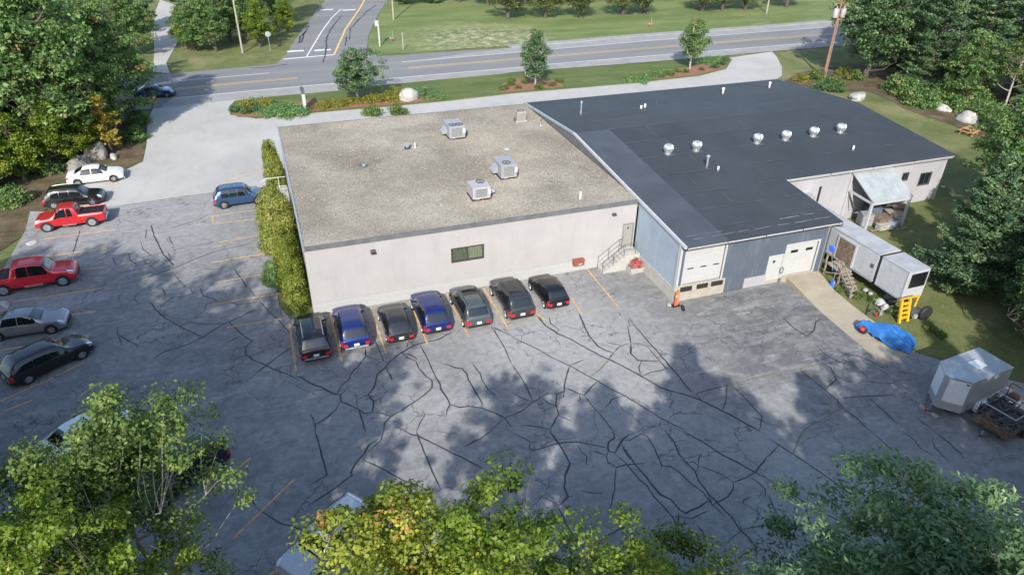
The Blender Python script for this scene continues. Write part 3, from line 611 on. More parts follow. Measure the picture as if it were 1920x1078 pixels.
# entry rails on the hedge side of the building
er = thing('entry_landing', 'side entry landing with pale railings among the hedges', 'steps', (0.0, 62.4, 0)); O2 = er.location
MB(O2).box(-1.0, 0.87, 61.3, 63.6, -.1, .5).build('landing', 'foundation', er); MB(O2).box(-1.35, -1.0, 61.4, 63.5, -.1, .25).build('step', 'foundation', er)
for y_ in (61.4, 63.5):
    q = MB(O2); q.tube([(-1.3, y_, 1.2), (-.9, y_, 1.5), (.8, y_, 1.5)], .035, 6); q.tube([(-1.0, y_, .5), (-1.0, y_, 1.45)], .035, 6); q.tube([(.2, y_, .5), (.2, y_, 1.5)], .035, 6); q.build('railing', 'white_trim', er, smooth=True)

# ------------------------------------------------------------------ blue metal building
BX0, BGX1, BX1 = 25.08, 37.45, 55.1
BYF, BYE, BYB = 35.95, 42.35, 66.1
RY, RZ = 54.05, 6.24
def rz(y): return RZ-(RY-y)*.083 if y <= RY else RZ-(y-RY)*.078
bb = thing('blue_building', 'blue metal-sided workshop with wide dark membrane roof', 'building', (BX0, BYF, 0)); O = bb.location
T = .2
# left wall: foundation + panel + gable above
MB(O).box(BX0-.06, BX0+.2, BYF-.02, WY0-.003, -.4, 1.0).build('foundation', 'foundation', bb)
yy = BYF; k = 0
while yy < WY0-.05:
    y2 = min(yy+1.02, WY0-.003)
    MB(O).prism([(BX0-.004*(k % 2), yy, 1.0), (BX0-.004*(k % 2), y2, 1.0), (BX0-.004*(k % 2), y2, rz(y2)-.12), (BX0-.004*(k % 2), yy, rz(yy)-.12)], (T, 0, 0)).build('wall_panel', 'blue_panel_pale', bb)
    yy = y2; k += 1
MB(O).prism([(BX0-.05, WY0+.02, 4.6), (BX0-.05, BYB, 4.6), (BX0-.05, BYB, rz(BYB)-.1), (BX0-.05, RY, rz(RY)-.1), (BX0-.05, WY0+.02, rz(WY0)-.1)], (T, 0, 0)).build('upper_wall', 'grey_fascia', bb)
# front (garage) wall
def F(px_, py_): return GY(px_, py_, BYF)
d1 = (F(1279, 534).x, F(1350, 520).x, F(1279, 534).z, F(1291, 467).z)
md = (F(1433, 527).x, F(1460, 520).x-.05, F(1433, 527).z, F(1443, 482).z)
d2 = (F(1463, 518).x+.05, F(1521, 507).x, F(1463, 518).z, F(1475, 462).z)
zt = rz(BYF)-.12
xs_ = [BX0, d1[0], d1[1], 30.2, 31.2, 32.2, md[0], md[1], d2[0], d2[1], BGX1]
for i in range(len(xs_)-1):
    a, b = xs_[i], xs_[i+1]; q = MB(O); dd = [h for h in (d1, md, d2) if abs(h[0]-a) < .01]
    off = .003*(i % 2)
    if dd: q.box(a, b, BYF-off, BYF+T, dd[0][3], zt)
    else: q.box(a, b, BYF-off, BYF+T, 0.0 if a > 28.3 else 1.25, zt)
    q.build('wall_panel', 'blue_panel', bb)
    if dd and dd[0] is not d1: MB(O).box(a, b, BYF-.01, BYF+T, -.3, dd[0][2]-.003).build('door_sill', 'dock_concrete', bb)
MB(O).box(BX0-.03, d1[1]+.45, BYF-.06, BYF+.3, -.4, 1.22).build('dock_wall', 'dock_concrete', bb)
# dock bumpers
for a, b in ((1275, 1296), (1305, 1325), (1331, 1352)):
    xa, xb = F(a, 538).x, F(b, 532).x
    MB(O).box(xa, xb, BYF-.17, BYF-.06, .8, 1.12).build('dock_bumper', 'rubber', bb)
MB(O).box(F(1391, 543).x, F(1432, 532).x, BYF-.045, BYF-.004, .02, F(1391, 523).z).build('patch_panel', 'east_panel', bb)
def ohdoor(dd, rows, wins, nm):
    dr = MB(O).box(dd[0]+.002, dd[1]-.002, BYF+.10, BYF+.14, dd[2], dd[3]).build('overhead_door', 'white_door', bb)
    h_ = (dd[3]-dd[2])/rows
    for k in range(rows):
        bevel(MB(O).box(dd[0]+.01, dd[1]-.01, BYF+.07, BYF+.105, dd[2]+h_*k+.006, dd[2]+h_*(k+1)-.006).build('section', 'white_door', dr), .01, 1)
    for (x_, w_, z_, hh) in wins:
        MB(O).box(x_-w_/2, x_+w_/2, BYF+.055, BYF+.072, z_-hh/2, z_+hh/2).build('pane', 'glass_dark', dr)
        q = MB(O)
        for a, b, c0, c1 in ((x_-w_/2-.03, x_-w_/2, z_-hh/2-.03, z_+hh/2+.03), (x_+w_/2, x_+w_/2+.03, z_-hh/2-.03, z_+hh/2+.03), (x_-w_/2, x_+w_/2, z_+hh/2, z_+hh/2+.03), (x_-w_/2, x_+w_/2, z_-hh/2-.03, z_-hh/2)): q.box(a, b, BYF+.05, BYF+.073, c0, c1)
        q.build('frame', 'white_trim', dr)
    fr = MB(O); t_ = .14
    fr.box(dd[0]-t_, dd[0]+.0, BYF-.04, BYF+.02, dd[2]-.1, dd[3]+t_); fr.box(dd[1], dd[1]+t_, BYF-.04, BYF+.02, dd[2]-.1, dd[3]+t_); fr.box(dd[0], dd[1], BYF-.04, BYF+.02, dd[3], dd[3]+t_); fr.build('frame', 'white_trim', dr)
w1 = d1[1]-d1[0]; zc = F(1319, 500).z
ohdoor(d1, 5, [(d1[0]+w1*f_, .5, zc, .1) for f_ in (.16, .5, .84)], 'a')
w2 = d2[1]-d2[0]; zc = F(1500, 470).z
ohdoor(d2, 4, [(d2[0]+w2*f_, .62, zc, .24) for f_ in (.27, .75)], 'b')
d = MB(O).box(md[0], md[1], BYF+.01, BYF+.06, md[2], md[3]).build('entry_door', 'white_door', bb)
MB(O).box(md[0]+.38, md[0]+.58, BYF-.005, BYF+.012, md[2]+1.45, md[2]+1.65).build('pane', 'glass_dark', d)
MB(O).lathe([(.03, -.06), (.035, -.05), (.02, 0)], (md[1]-.1, BYF+.01, md[2]+.95), 8, 'y').build('handle', 'alu', d)
fr = MB(O); fr.box(md[0]-.07, md[0], BYF-.03, BYF+.02, md[2], md[3]+.07); fr.box(md[1], md[1]+.07, BYF-.03, BYF+.02, md[2], md[3]+.07); fr.box(md[0], md[1], BYF-.03, BYF+.02, md[3], md[3]+.07); fr.build('frame', 'white_trim', d)
q = MB(O); cx_ = (md[1]+d2[0])/2-.02; cz_ = d2[2]+.55
q.tube([(cx_+.14*math.cos(a), BYF-.08, cz_+.26*math.sin(a)) for a in np.linspace(0, 2*math.pi, 17)], .035, 6); q.build('hose', mat('hose', (.1, .13, .12), .6), bb, smooth=True)
# corner trims, garage right wall, east wing walls
MB(O).box(BX0-.09, BX0+.14, BYF-.07, BYF-.062, 1.25, zt).build('corner_trim', 'white_trim', bb)
MB(O).box(BX0-.10, BX0-.064, BYF-.07, BYF+.16, 1.0, zt).build('corner_trim', 'white_trim', bb)
MB(O).box(BGX1, BGX1+.06, BYF-.05, BYF+.2, -.2, zt).build('corner_trim', 'white_trim', bb)
MB(O).prism([(BGX1-T, BYF+T, -.4), (BGX1-T, BYE, -.4), (BGX1-T, BYE, rz(BYE)-.12), (BGX1-T, BYF+T, rz(BYF)-.12)], (T-.01, 0, 0)).build('side_wall', 'blue_panel_pale', bb)
wz = rz(BYE)-.14
wE = [(GY(1720, 348, BYE).x, GY(1740, 345, BYE).x, GY(1720, 348, BYE).z, GY(1748, 323, BYE).z), (GY(1690, 338, BYE).x, GY(1700, 338, BYE).x, GY(1690, 339, BYE).z, GY(1690, 330, BYE).z+.2)]
mb = MB(O); walls_with_holes(mb, BGX1, BX1, 0.0, wz, BYE, T, wE); mb.build('east_wall', 'east_panel', bb)
for h in wE:
    w_ = MB(O).box(h[0], h[1], BYE+.12, BYE+.15, h[2], h[3]).build('window', 'glass_dark', bb)
    q = MB(O); q.box(h[0]-.06, h[0]+.03, BYE-.02, BYE+.05, h[2]-.06, h[3]+.06); q.box(h[1]-.03, h[1]+.06, BYE-.02, BYE+.05, h[2]-.06, h[3]+.06); q.box(h[0]+.03, h[1]-.03, BYE-.02, BYE+.05, h[3]-.03, h[3]+.06); q.box(h[0]+.03, h[1]-.03, BYE-.02, BYE+.05, h[2]-.06, h[2]+.03)
    q.box((h[0]+h[1])/2-.02, (h[0]+h[1])/2+.02, BYE+.02, BYE+.06, h[2]+.03, h[3]-.03); q.build('frame', 'steel_dark', w_)
for k in range(1, 9):
    x_ = BGX1+(BX1-BGX1)*k/9
    if not any(h[0]-.1 < x_ < h[1]+.1 for h in wE): MB(O).box(x_-.02, x_+.02, BYE-.014, BYE-.002, 0.2, wz).build('wall_rib', 'east_panel', bb)
MB(O).box(BX1-.04, BX1+.08, BYE-.05, BYE+.1, .3, wz).build('corner_trim', 'white_trim', bb)
MB(O).prism([(BX1-T, BYE+T, 0), (BX1-T, BYB, 0), (BX1-T, BYB, rz(BYB)-.12), (BX1-T, RY, rz(RY)-.12), (BX1-T, BYE+T, rz(BYE)-.12)], (T, 0, 0)).build('gable_wall', 'east_panel', bb)
MB(O).box(WX1+.2, BX1, BYB-T, BYB-.005, -.2, rz(BYB)-.12).build('back_wall', 'blue_panel', bb)
MB(O).box(41.9, 42.05, BYE-.1, BYE-.01, 2.2, 3.9).build('conduit', 'rubber', bb)
bevel(MB(O).box(39.2, 41.0, BYE-.75, BYE-.005, 2.8, 3.5).build('wall_unit', 'galv', bb), .03)
# roof membrane sheets
def rsheet(x0, x1, y0, y1, up, m_='membrane'):
    q = MB(O); z = lambda y: rz(y)+up
    q.hexa([(x0, y0, z(y0)-.1), (x1, y0, z(y0)-.1), (x1, y1, z(y1)-.1), (x0, y1, z(y1)-.1)], [(x0, y0, z(y0)), (x1, y0, z(y0)), (x1, y1, z(y1)), (x0, y1, z(y1))])
    return q.build('membrane_sheet', m_, bb)
EAV_F, EAV_E, EAV_B = 35.3, 41.95, 66.35
XB = 28.3
def xr(y0): return 37.85 if y0 < EAV_E-.01 else 55.35
kk = 0
for (ya, yb) in ((EAV_F, 41.95), (41.95, 48.2), (48.2, RY), (RY, 60), (60, EAV_B)):
    rsheet(25.12, XB, ya, yb, .006 if kk % 2 else .010, 'membrane_pale' if kk < 3 else 'membrane'); kk += 1
rows = [EAV_F, 37.1, 39.5, EAV_E, 45.0, 48.1, 51.1, RY, 57.1, 60.2, 63.3, EAV_B]
for i in range(len(rows)-1):
    y0, y1 = rows[i], rows[i+1]; X1 = xr(y0); x = XB
    while x < X1-.05:
        w_ = random.uniform(5, 9); x2 = x+w_
        if X1-x2 < 2.5: x2 = X1
        rsheet(x, x2, y0, y1, random.choice((0, .003, .006, .009))); x = x2
    # lap seams
    if i:
        x = XB
        while x < X1-1:
            L_ = random.uniform(2.5, 7); x2 = min(x+L_, X1-.1)
            q = MB(O); q.bar((x, y0, rz(y0)+.0155), (x2, y0, rz(y0)+.0155), .09, .008); q.build('lap_seam', 'seam' if random.random() < .75 else 'membrane_pale', bb); x = x2+random.uniform(.3, 3)
for y_, xa, xb in ((EAV_F+.75, 26, 37.3), (EAV_F+1.5, 33.5, 36.5), (EAV_F+1.2, 25.6, 29)):
    x = xa
    while x < xb:
        L_ = random.uniform(.8, 2.2); q = MB(O); q.bar((x, y_+random.uniform(-.05, .05), rz(y_)+.016), (min(x+L_, xb), y_+random.uniform(-.05, .05), rz(y_)+.016), random.uniform(.05, .12), .007); q.build('lap_seam', 'seam_white', bb); x += L_+random.uniform(.1, .8)
for y_ in (40.5, 44.2, 46.6, 49.9, 53):
    x = XB+random.uniform(2, 6); q = MB(O); q.bar((x, y_-1.4, rz(y_-1.4)+.016), (x, y_+1.0, rz(y_+1.0)+.016), .09, .008); q.build('lap_seam', 'seam', bb)
# rake trim, gutters
q = MB(O); q.bar((24.99, EAV_F, rz(EAV_F)-.05), (24.99, RY, RZ-.05), .16, .2); q.build('rake_trim', 'white_trim', bb)
q = MB(O); q.bar((24.99, RY+.002, RZ-.05), (24.99, EAV_B, rz(EAV_B)-.05), .16, .2); q.build('rake_trim', 'galv', bb)
q = MB(O); q.bar((55.42, EAV_E, rz(EAV_E)-.07), (55.42, RY, RZ-.07), .1, .18); q.bar((55.42, RY+.002, RZ-.07), (55.42, EAV_B, rz(EAV_B)-.07), .1, .18); q.build('rake_trim', 'steel_dark', bb)
def gutter(x0, x1, y, seg, m_):
    x = x0
    while x < x1-.05:
        x2 = min(x+seg, x1)
        q = MB(O); z = rz(y)-.03
        q.prism([(x, y-.14, z), (x, y-.12, z-.12), (x, y-.005, z-.12), (x, y-.005, z-.10), (x, y-.10, z-.10), (x, y-.12, z)], (x2-x-.03, 0, 0)); q.build('gutter', m_, bb)
        MB(O).box(x2-.07, x2-.03, y-.145, y-.004, z-.125, z+.01).build('gutter_joint', 'rubber', bb); x = x2
gutter(25.1, 37.8, EAV_F, 3.1, 'white_trim'); gutter(37.95, 55.3, EAV_E, 4.3, 'white_trim')
MB(O).box(25.12, 37.8, EAV_F+.02, EAV_F+.06, rz(EAV_F)-.28, rz(EAV_F)-.1).build('eave_board', 'rubber', bb)
MB(O).box(37.9, 55.3, EAV_E+.02, EAV_E+.06, rz(EAV_E)-.3, rz(EAV_E)-.1).build('eave_board', 'white_trim', bb)
q = MB(O); q.tube([(37.8, EAV_F-.07, rz(EAV_F)-.12), (37.8, EAV_F-.07, rz(EAV_F)-.35), (37.6, BYF-.12, rz(EAV_F)-.6), (37.5, BYF-.12, rz(EAV_F)-.8), (37.5, BYF-.12, .1), (37.6, BYF-.4, .0)], .055, 8); q.build('downspout', 'steel_dark', bb, smooth=True)

# ------------------------------------------------------------------ roof equipment
def rooftop(px_, py_): return G(px_, py_, WZ)
def hvac(p, w, d, h, fans, hood, label, m_='hvac_paint', dark=True):
    t = thing('rooftop_unit', label, 'rooftop unit', (p.x, p.y, WZ))
    MB().box(-.04, w+.04, .02, d-.02, -.02, .12).build('curb', 'rubber', t)
    b_ = bevel(MB().box(0, w, 0, d, .12, h).build('cabinet', m_, t), .02)
    MB().box(.14*w, .80*w, -.02, .0, .26, h-.12).build('coil_grille', 'coil', t)
    for k in range(7):
        z = .3+(h-.46)*k/6; MB().box(.14*w+.02, .80*w-.02, -.032, -.021, z-.012, z+.012).build('louvre', 'galv', b_)
    for fx, fy in fans:
        f_ = MB().lathe([(.34, h-.03), (.34, h+.035), (.30, h+.035), (.29, h-.02)], (fx, fy, 0), 20).build('fan_ring', 'black', t, smooth=True)
        q = MB()
        for a in range(5):
            an = a*2*math.pi/5; q.bar((fx, fy, h+.015), (fx+.27*math.cos(an), fy+.27*math.sin(an), h+.015), .1, .01)
        q.build('blade', 'coil', f_)
    if hood == 'left':
        MB().prism([(0, d*.45, .25), (0, d*.45, h*.72), (-.4, d*.45, .36), (-.4, d*.45, .25)], (0, d*.42, 0)).build('intake_hood', m_, t)
    if hood == 'right':
        MB().prism([(w, d*.3, .25), (w, d*.3, h-.2), (w+.45, d*.3, .45), (w+.45, d*.3, .3)], (0, d*.4, 0)).build('intake_hood', m_, t)
    MB().box(.84*w, w+.03, -.03, .2, h*.45, h*.8).build('control_box', 'white_trim', t)
    MB().box(.2, .5, -.035, -.0, .12, .19).build('label_plate', 'white_trim', t)
    MB().box(w+.02, w+.2, .3, .55, 0, .4).build('gas_valve', 'rubber', t)
    return t
p = rooftop(843, 263); hvac(p, 1.45, 2.1, 1.15, [(.45, .55), (1.05, .55)], 'left', 'grey rooftop air unit with two fans on gravel roof')
p = rooftop(940, 338); hvac(p, 1.3, 2.0, 1.15, [(.6, .6)], 'left', 'grey rooftop air unit with one fan and side hood on gravel roof')
p = rooftop(887, 378); hvac(p, 1.35, 1.5, 1.0, [(.9, 1.1)], 'right', 'pale pinkish rooftop air unit with open side flap nearest the white wall', 'hvac_pale')
p = rooftop(970, 229)
t = thing('condenser', 'small taupe louvred condenser at the dark roof edge', 'condenser', (p.x, p.y, WZ)); MB().box(-.05, .95, -.05, .85, -.02, .06).build('pad', 'foundation', t)
bevel(MB().box(0, .9, 0, .8, .06, .92).build('cabinet', 'taupe', t), .05)
for k in range(8):
    MB().box(.06, .84, -.012, .0, .14+k*.09, .17+k*.09).build('louvre', 'coil', t)
f_ = MB().lathe([(.33, .9), (.33, .95), (.27, .95), (.26, .9)], (.45, .4, 0), 18).build('fan_ring', 'black', t); MB().box(-.25, -.1, .2, .3, 0, .35).build('pipe_stub', 'steel_dark', t)
# vents on the gravel roof
def pipe(px_, py_, h, r, label, z=None, m_='pvc', cap=None):
    if z is None:
        p = G(px_, py_, WZ); zb = WZ
    else:
        p = G(px_, py_, z)
        for _ in range(6): p = G(px_, py_, rz(p.y)+.01)
        zb = p.z
    t = thing('vent_pipe', label, 'vent pipe', (p.x, p.y, zb))
    MB().lathe([(r*2.2, -.03), (r*2, .02), (r*1.25, .08), (r*1.1, .1)], n=12).build('flashing', 'membrane_pale' if z else 'galv', t, smooth=True)
    MB().lathe([(r, .05), (r, h)], n=12).build('pipe', m_, t, smooth=True)
    if cap: MB().lathe([(r*.9, h-.02), (r*1.7, h+.02), (r*1.7, h+.13), (r*1.2, h+.17)], n=12).build('cap', cap, t, smooth=True)
    return t
pipe(778, 277, .42, .06, 'short white pipe beside the box vent on gravel roof')
pipe(1088, 372, .5, .07, 'lone white vent pipe near front edge of gravel roof')
pipe(1014, 236, .45, .05, 'thin vent with rusty cap by the black parapet', m_='alu', cap='rust_box')
p = rooftop(764, 279); t = thing('box_vent', 'small galvanised box vent on dark curb on gravel roof', 'roof vent', (p.x, p.y, WZ))
MB().box(-.22, .22, -.22, .22, -.02, .12).build('curb', 'rubber', t); MB().lathe([(.14, .1), (.14, .3), (.26, .32), (.26, .42), (.1, .5)], n=14).build('cowl', 'alu', t, smooth=True)
p = rooftop(682, 311); t = thing('roof_drain', 'round roof drain in the dark stain on gravel roof', 'drain', (p.x, p.y, WZ))
MB().lathe([(.36, -.02), (.36, .035), (.25, .03)], n=18).build('sump_ring', 'steel_dark', t); MB().lathe([(.17, .02), (.16, .1), (.08, .15)], n=12).build('strainer', 'alu', t, smooth=True)
pipe(950, 279, .05, .14, 'flat pale vent disc in the gravel behind the one-fan unit', m_='white_trim')
# vents on the dark roof
for x_, y_, h, r, lb, mm, cp in ((1089, 216, 1.15, .07, 'tall thin vent with flared cap beside white stub on dark roof', 'alu', 'galv'), (1202, 205, .35, .1, 'left one of a pair of short white vent stubs on dark roof', 'pvc', None), (1209, 203, .4, .1, 'right one of a pair of short white vent stubs on dark roof', 'pvc', None),
                              (1230, 197, .4, .04, 'thin dark pipe behind the pair of white vent stubs', 'steel_dark', None), (1355, 177, .5, .09, 'white capped vent near back eave of dark roof', 'pvc', 'pvc'), (1442, 166, .5, .08, 'white vent at far back corner of dark roof', 'pvc', 'pvc'),
                              (1325, 314, .85, .09, 'tall capped metal flue in front of the turbine vents', 'alu', 'galv'), (1346, 320, .35, .08, 'short white stub right of the tall metal flue', 'pvc', None), (1599, 282, .4, .08, 'white stub on the east end of the dark roof', 'pvc', None), (1089, 214, .3, .09, 'white stub at the foot of the tall thin vent', 'pvc', None)):
    pipe(x_, y_, h, r, lb, 5, mm, cp)
def turbine(px_, py_, label):
    p = G(px_, py_, 6)
    for _ in range(6): p = G(px_, py_, rz(p.y))
    t = thing('turbine_vent', label, 'turbine vent', (p.x, p.y, p.z), group='turbine vents in a row across the dark roof')
    MB().box(-.45, .45, -.45, .45, -.06, .03).build('flashing', 'membrane_pale', t)
    MB().lathe([(.30, -.02), (.25, .22), (.25, .28)], n=18).build('collar', 'alu', t, smooth=True)
    h_ = MB().lathe([(.29, .27), (.37, .38), (.40, .52), (.37, .66), (.28, .78), (.14, .85), (.03, .87)], n=22).build('head', 'alu', t, smooth=True)
    for k in range(12):
        a = k*math.pi/6
        q = MB(); q.tube([((r_+.012)*math.cos(a+tw), (r_+.012)*math.sin(a+tw), z) for r_, z, tw in ((.29, .28, 0), (.38, .4, .08), (.405, .53, .16), (.37, .67, .24), (.27, .79, .32))], .016, 4); q.build('vane', 'alu', h_)
    MB().lathe([(.33, .255), (.33, .285)], n=18).build('ring', 'galv', t)
for i, (x_, y_) in enumerate(((1252, 289), (1305, 283), (1419, 269), (1472, 263), (1524, 256), (1575, 249))):
    turbine(x_, y_, 'shiny metal turbine vent, ' + ['first of the row counting from the white building', 'second of the row counting from the white building', 'third of the row counting from the white building', 'third of the row counting from the east gable', 'second of the row counting from the east gable', 'first of the row counting from the east gable'][i])
# ------------------------------------------------------------------ yard things by the blue building
mat('trailer_side', (0.42, 0.44, 0.47), 0.5, var=0.08, dirt=(0.36, 0.36, 0.36), dscale=1.1, damt=0.5)
mat('trailer_roof', (0.36, 0.37, 0.385), 0.55, var=0.15, scale=1, dirt=(0.25, 0.25, 0.25), dscale=1.2, damt=0.5)
mat('tarp', (0.03, 0.165, 0.47), 0.55, var=0.12, scale=3)
mat('fork_yellow', (0.68, 0.36, 0.02), 0.5, var=0.15)
mat('cargo_grey', (0.36, 0.38, 0.40), 0.4, 0.15, var=0.06)
mat('cargo_white', (0.72, 0.74, 0.77), 0.4, 0.0, var=0.04)
mat('cargo_roof', (0.42, 0.45, 0.48), 0.4, 0.3, var=0.08)
mat('red_plastic', (0.55, 0.03, 0.03), 0.4)
mat('bag_white', (0.33, 0.335, 0.335), 0.7, var=0.15)
mat('rock', (0.21, 0.195, 0.175), 0.9, var=0.3, scale=2, bump=0.6, bscale=8)
mat('rock_pale', (0.36, 0.345, 0.32), 0.9, var=0.25, scale=2, bump=0.6, bscale=8)
mat('pole_wood', (0.30, 0.27, 0.23), 0.9, var=0.2, scale=3)
mat('pole_red', (0.28, 0.13, 0.075), 0.85, var=0.25, scale=2)
mat('wire', (0.03, 0.03, 0.032), 0.6)
# storage trailer
ST0 = Vector((39.28, 29.95, 0)); ys_ = rad(1.2)
t = thing('storage_trailer', 'long weathered white box trailer parked against the garage corner', 'trailer', ST0, ys_)
zb, zt_, w_, L_ = 0.95, 3.12, 1.88, 11.6
def P_(x, y, z): return (x, y, z)
MB().box(0, w_, 0, 2.35, zb, zt_-.02).build('nose_box', 'trailer_side', t)
body = MB().box(0, w_, 2.62, L_, zb, zt_).build('body', 'trailer_side', t)
MB().box(.05, w_-.05, 2.35, 2.62, zb+.1, zt_-.12).build('bellows', 'rubber', t)
for k in range(8):
    y0 = 2.66+k*1.12; MB().box(-.03, w_+.03, y0, y0+1.115, zt_, zt_+.03+.003*(k % 2)).build('roof_panel', 'trailer_roof', t)
MB().box(-.03, w_+.03, -.03, 2.36, zt_-.02, zt_+.02).build('roof_panel', 'trailer_roof', t)
MB().box(-.05, w_+.05, 2.4, 2.5, zt_-.05, zt_+.05).build('roof_strap', 'rubber', t)
for k in range(10):
    y0 = 2.75+k*.96
    if not 4.5 < y0 < 6.8: MB().box(-.014, .0, y0, y0+.03, zb, zt_-.1).build('side_rib', 'trailer_side', t)
for y_ in (.02, 2.3): MB().box(-.02, .02, y_, y_+.05, zb, zt_-.03).build('corner_post', 'galv', t)
MB().box(-.03, .0, 2.62, L_, zb-.08, zb+.08).build('rub_rail', 'galv', t); MB().box(-.03, .0, 0, 2.35, zb-.06, zb+.06).build('rub_rail', 'galv', t)
MB().box(.25, w_-.12, -.02, .0, zb+.85, zt_-.18).build('end_window', 'glass_dark', t)
q = MB(); q.box(.17, .25, -.04, .0, zb+.77, zt_-.1); q.box(w_-.12, w_-.04, -.04, .0, zb+.77, zt_-.1); q.box(.25, w_-.12, -.04, .0, zt_-.18, zt_-.1); q.box(.25, w_-.12, -.04, .0, zb+.77, zb+.85); q.build('end_frame', 'trailer_side', t)
d = MB().box(-.035, -.005, 4.75, 6.35, zb+.02, zb+1.78).build('side_door', 'wood_brown', t)
for k in range(5): MB().box(-.05, -.036, 4.77+k*.316, 4.77+k*.316+.295, zb+.05, zb+1.74).build('board', 'wood_brown', d)
q = MB(); q.box(-.07, -.0, 4.6, 4.75, zb, zb+1.92); q.box(-.07, -.0, 6.35, 6.5, zb, zb+1.92); q.box(-.07, -.0, 4.75, 6.35, zb+1.78, zb+1.92); q.build('door_frame', 'white_trim', d)
MB().box(-.03, 0, 2.85, 3.1, zb+.95, zb+1.25).build('plate', 'steel_dark', t)
for y_ in (0.9, 8.6, 9.8):
    for x_ in (.18, w_-.18):
        wl = MB().lathe([(.2, -.14), (.44, -.14), (.48, -.08), (.48, .08), (.44, .14), (.2, .14)], (x_, y_, .48), 20, 'x').build('wheel', 'rubber', t, smooth=True)
MB().box(.35, w_-.35, .3, L_-.3, zb-.22, zb-.01).build('chassis', 'steel_dark', t)
# wooden landing and steps
t = thing('wooden_steps', 'weathered timber landing and steps beside the white box trailer', 'steps', (38.2, 34.0, 0)); O = t.location
for k in range(7): MB(O).box(38.02, 39.02, 34.3+k*.24, 34.3+k*.24+.225, .86, .91).build('deck_board', 'wood_grey', t)
q = [(38.05, 34.35), (38.05, 35.9), (38.95, 34.35), (38.95, 35.9)]
for x_, y_ in q: MB(O).box(x_-.05, x_+.05, y_-.05, y_+.05, -.05, .86).build('post', 'wood_grey', t)
for x_ in (38.03,):
    for y_ in (34.32, 35.93): MB(O).box(x_-.06, x_+.03, y_-.05, y_+.05, .91, 1.75).build('post', 'wood_grey', t)
MB(O).bar((37.99, 34.3, 1.72), (37.99, 35.95, 1.72), .05, .12).build('rail', 'wood_grey', t)
for x_ in (37.45, 38.2):
    MB(O).bar((x_+.35 if x_ > 38 else 38.05, 34.3, .8), (x_ if x_ > 38 else 37.45, 32.35, .06), .06, .26).build('stringer', 'wood_grey', t)
MB(O).bar((38.02, 34.3, 1.65), (37.42, 32.4, .85), .05, .1).build('rail', 'wood_grey', t); MB(O).box(37.38, 37.47, 32.38, 32.47, 0, .9).build('post', 'wood_grey', t)
for k in range(6):
    f_ = (k+.5)/6; y_ = 34.25-f_*1.9; xo = -.6*f_
    MB(O).box(38.06+xo*.95, 38.86+xo, y_-.13, y_+.13, .86*(1-f_)+.02, .86*(1-f_)+.065).build('tread', 'wood_grey', t)
MB(O).bar((38.0, 35.9, .1), (38.0, 34.4, .8), .05, .1).build('brace', 'wood_grey', t)
# blue shovels leaning on the landing
def shovel(a, b, label, bl=.5, bw=.4):
    a = Vector(a); b = Vector(b); t = thing('snow_shovel', label, 'shovel', a)
    d_ = (b-a); n_ = d_.normalized(); sd = n_.cross(Vector((0, -.6, .8))).normalized(); up = sd.cross(n_)
    MB().tube([(0, 0, 0), d_*.72], .018, 6).build('handle', 'alu', t, smooth=True); MB().bar(-n_*.01-sd*.09, -n_*.01+sd*.09, .04, .04).build('grip', 'blue_plastic', t)
    c0 = d_*.72; q = MB(); W2 = bw/2
    rows_ = [(0, .02), (.35, .0), (.7, .03), (1, .1)]
    vs_ = []; 
    for f_, cv in rows_:
        for k in (-1, -.5, .5, 1): vs_.append(c0+n_*bl*f_+sd*W2*k*(0.7+.3*min(1, f_*3))+up*(cv+.06*abs(k)))
    fs = [(i*4+j, i*4+j+1, (i+1)*4+j+1, (i+1)*4+j) for i in range(3) for j in range(3)]
    q.add(vs_, fs); o = q.build('blade', 'blue_plastic', t, fix=False); so_ = o.modifiers.new('s', 'SOLIDIFY'); so_.thickness = .02
shovel((37.62, 34.75, 1.0), (38.35, 36.2, 2.2), 'blue snow shovel with raised blade above the timber landing', .45, .45)
shovel((38.0, 34.7, 1.75), (37.0, 33.9, .05), 'blue scoop shovel standing blade down beside the timber landing', .75, .32)
# covered ATV under the blue tarp
tc = Vector((36.0, 27.65, 0)); t = thing('covered_quad', 'small wheeled machine under a creased blue tarp on the concrete strip', 'covered vehicle', tc, rad(-64))
L2 = 1.85
random.seed(21); nx_, ny_ = 40, 26; vs_ = []
ph_ = [(random.uniform(2, 7), random.uniform(2, 8), random.uniform(0, 6)) for _ in range(7)]
def tarp_h(u, v):   # u along -1..1 (towards the lot end), v across -1..1
    h = .62+.34*math.exp(-((u-.05)/.4)**2)+.22*math.exp(-((u-.55)/.14)**2)*(1-.6*abs(v))-.1*max(0, u-.75)
    h *= (1-.16*abs(v)**2.2)
    for a_, b_, c_ in ph_: h += .03*abs(math.sin(a_*u+b_*v+c_))-.015     # sharp creases
    return h
for i in range(nx_+1):
    for j in range(ny_+1):
        u = -1+2*i/nx_; v = -1+2*j/ny_
        wid = .34+.62*sm(-1.0, .35, u)-.2*sm(.7, 1.0, u)
        e = max(0, abs(v)-.66)/.34; drop = (e**1.2)*(.72+.22*math.sin(5*u+(2 if v > 0 else 0))+.1*math.sin(17*u))
        eu = max(0, abs(u)-.86)/.14
        z = tarp_h(u, v)-drop*.8-eu*.38
        vs_.append((u*L2+.06*math.sin(7*v)*eu, v*wid*(1-.18*e)+.06*math.sin(11*u)*e, max(.07+.05*math.sin(9*u), z+random.uniform(-.012, .012))))
q = MB(); q.add(vs_, [(i*(ny_+1)+j, (i+1)*(ny_+1)+j, (i+1)*(ny_+1)+j+1, i*(ny_+1)+j+1) for i in range(nx_) for j in range(ny_)])
o = q.build('tarp', 'tarp', t, fix=False); so_ = o.modifiers.new('s', 'SOLIDIFY'); so_.thickness = .012
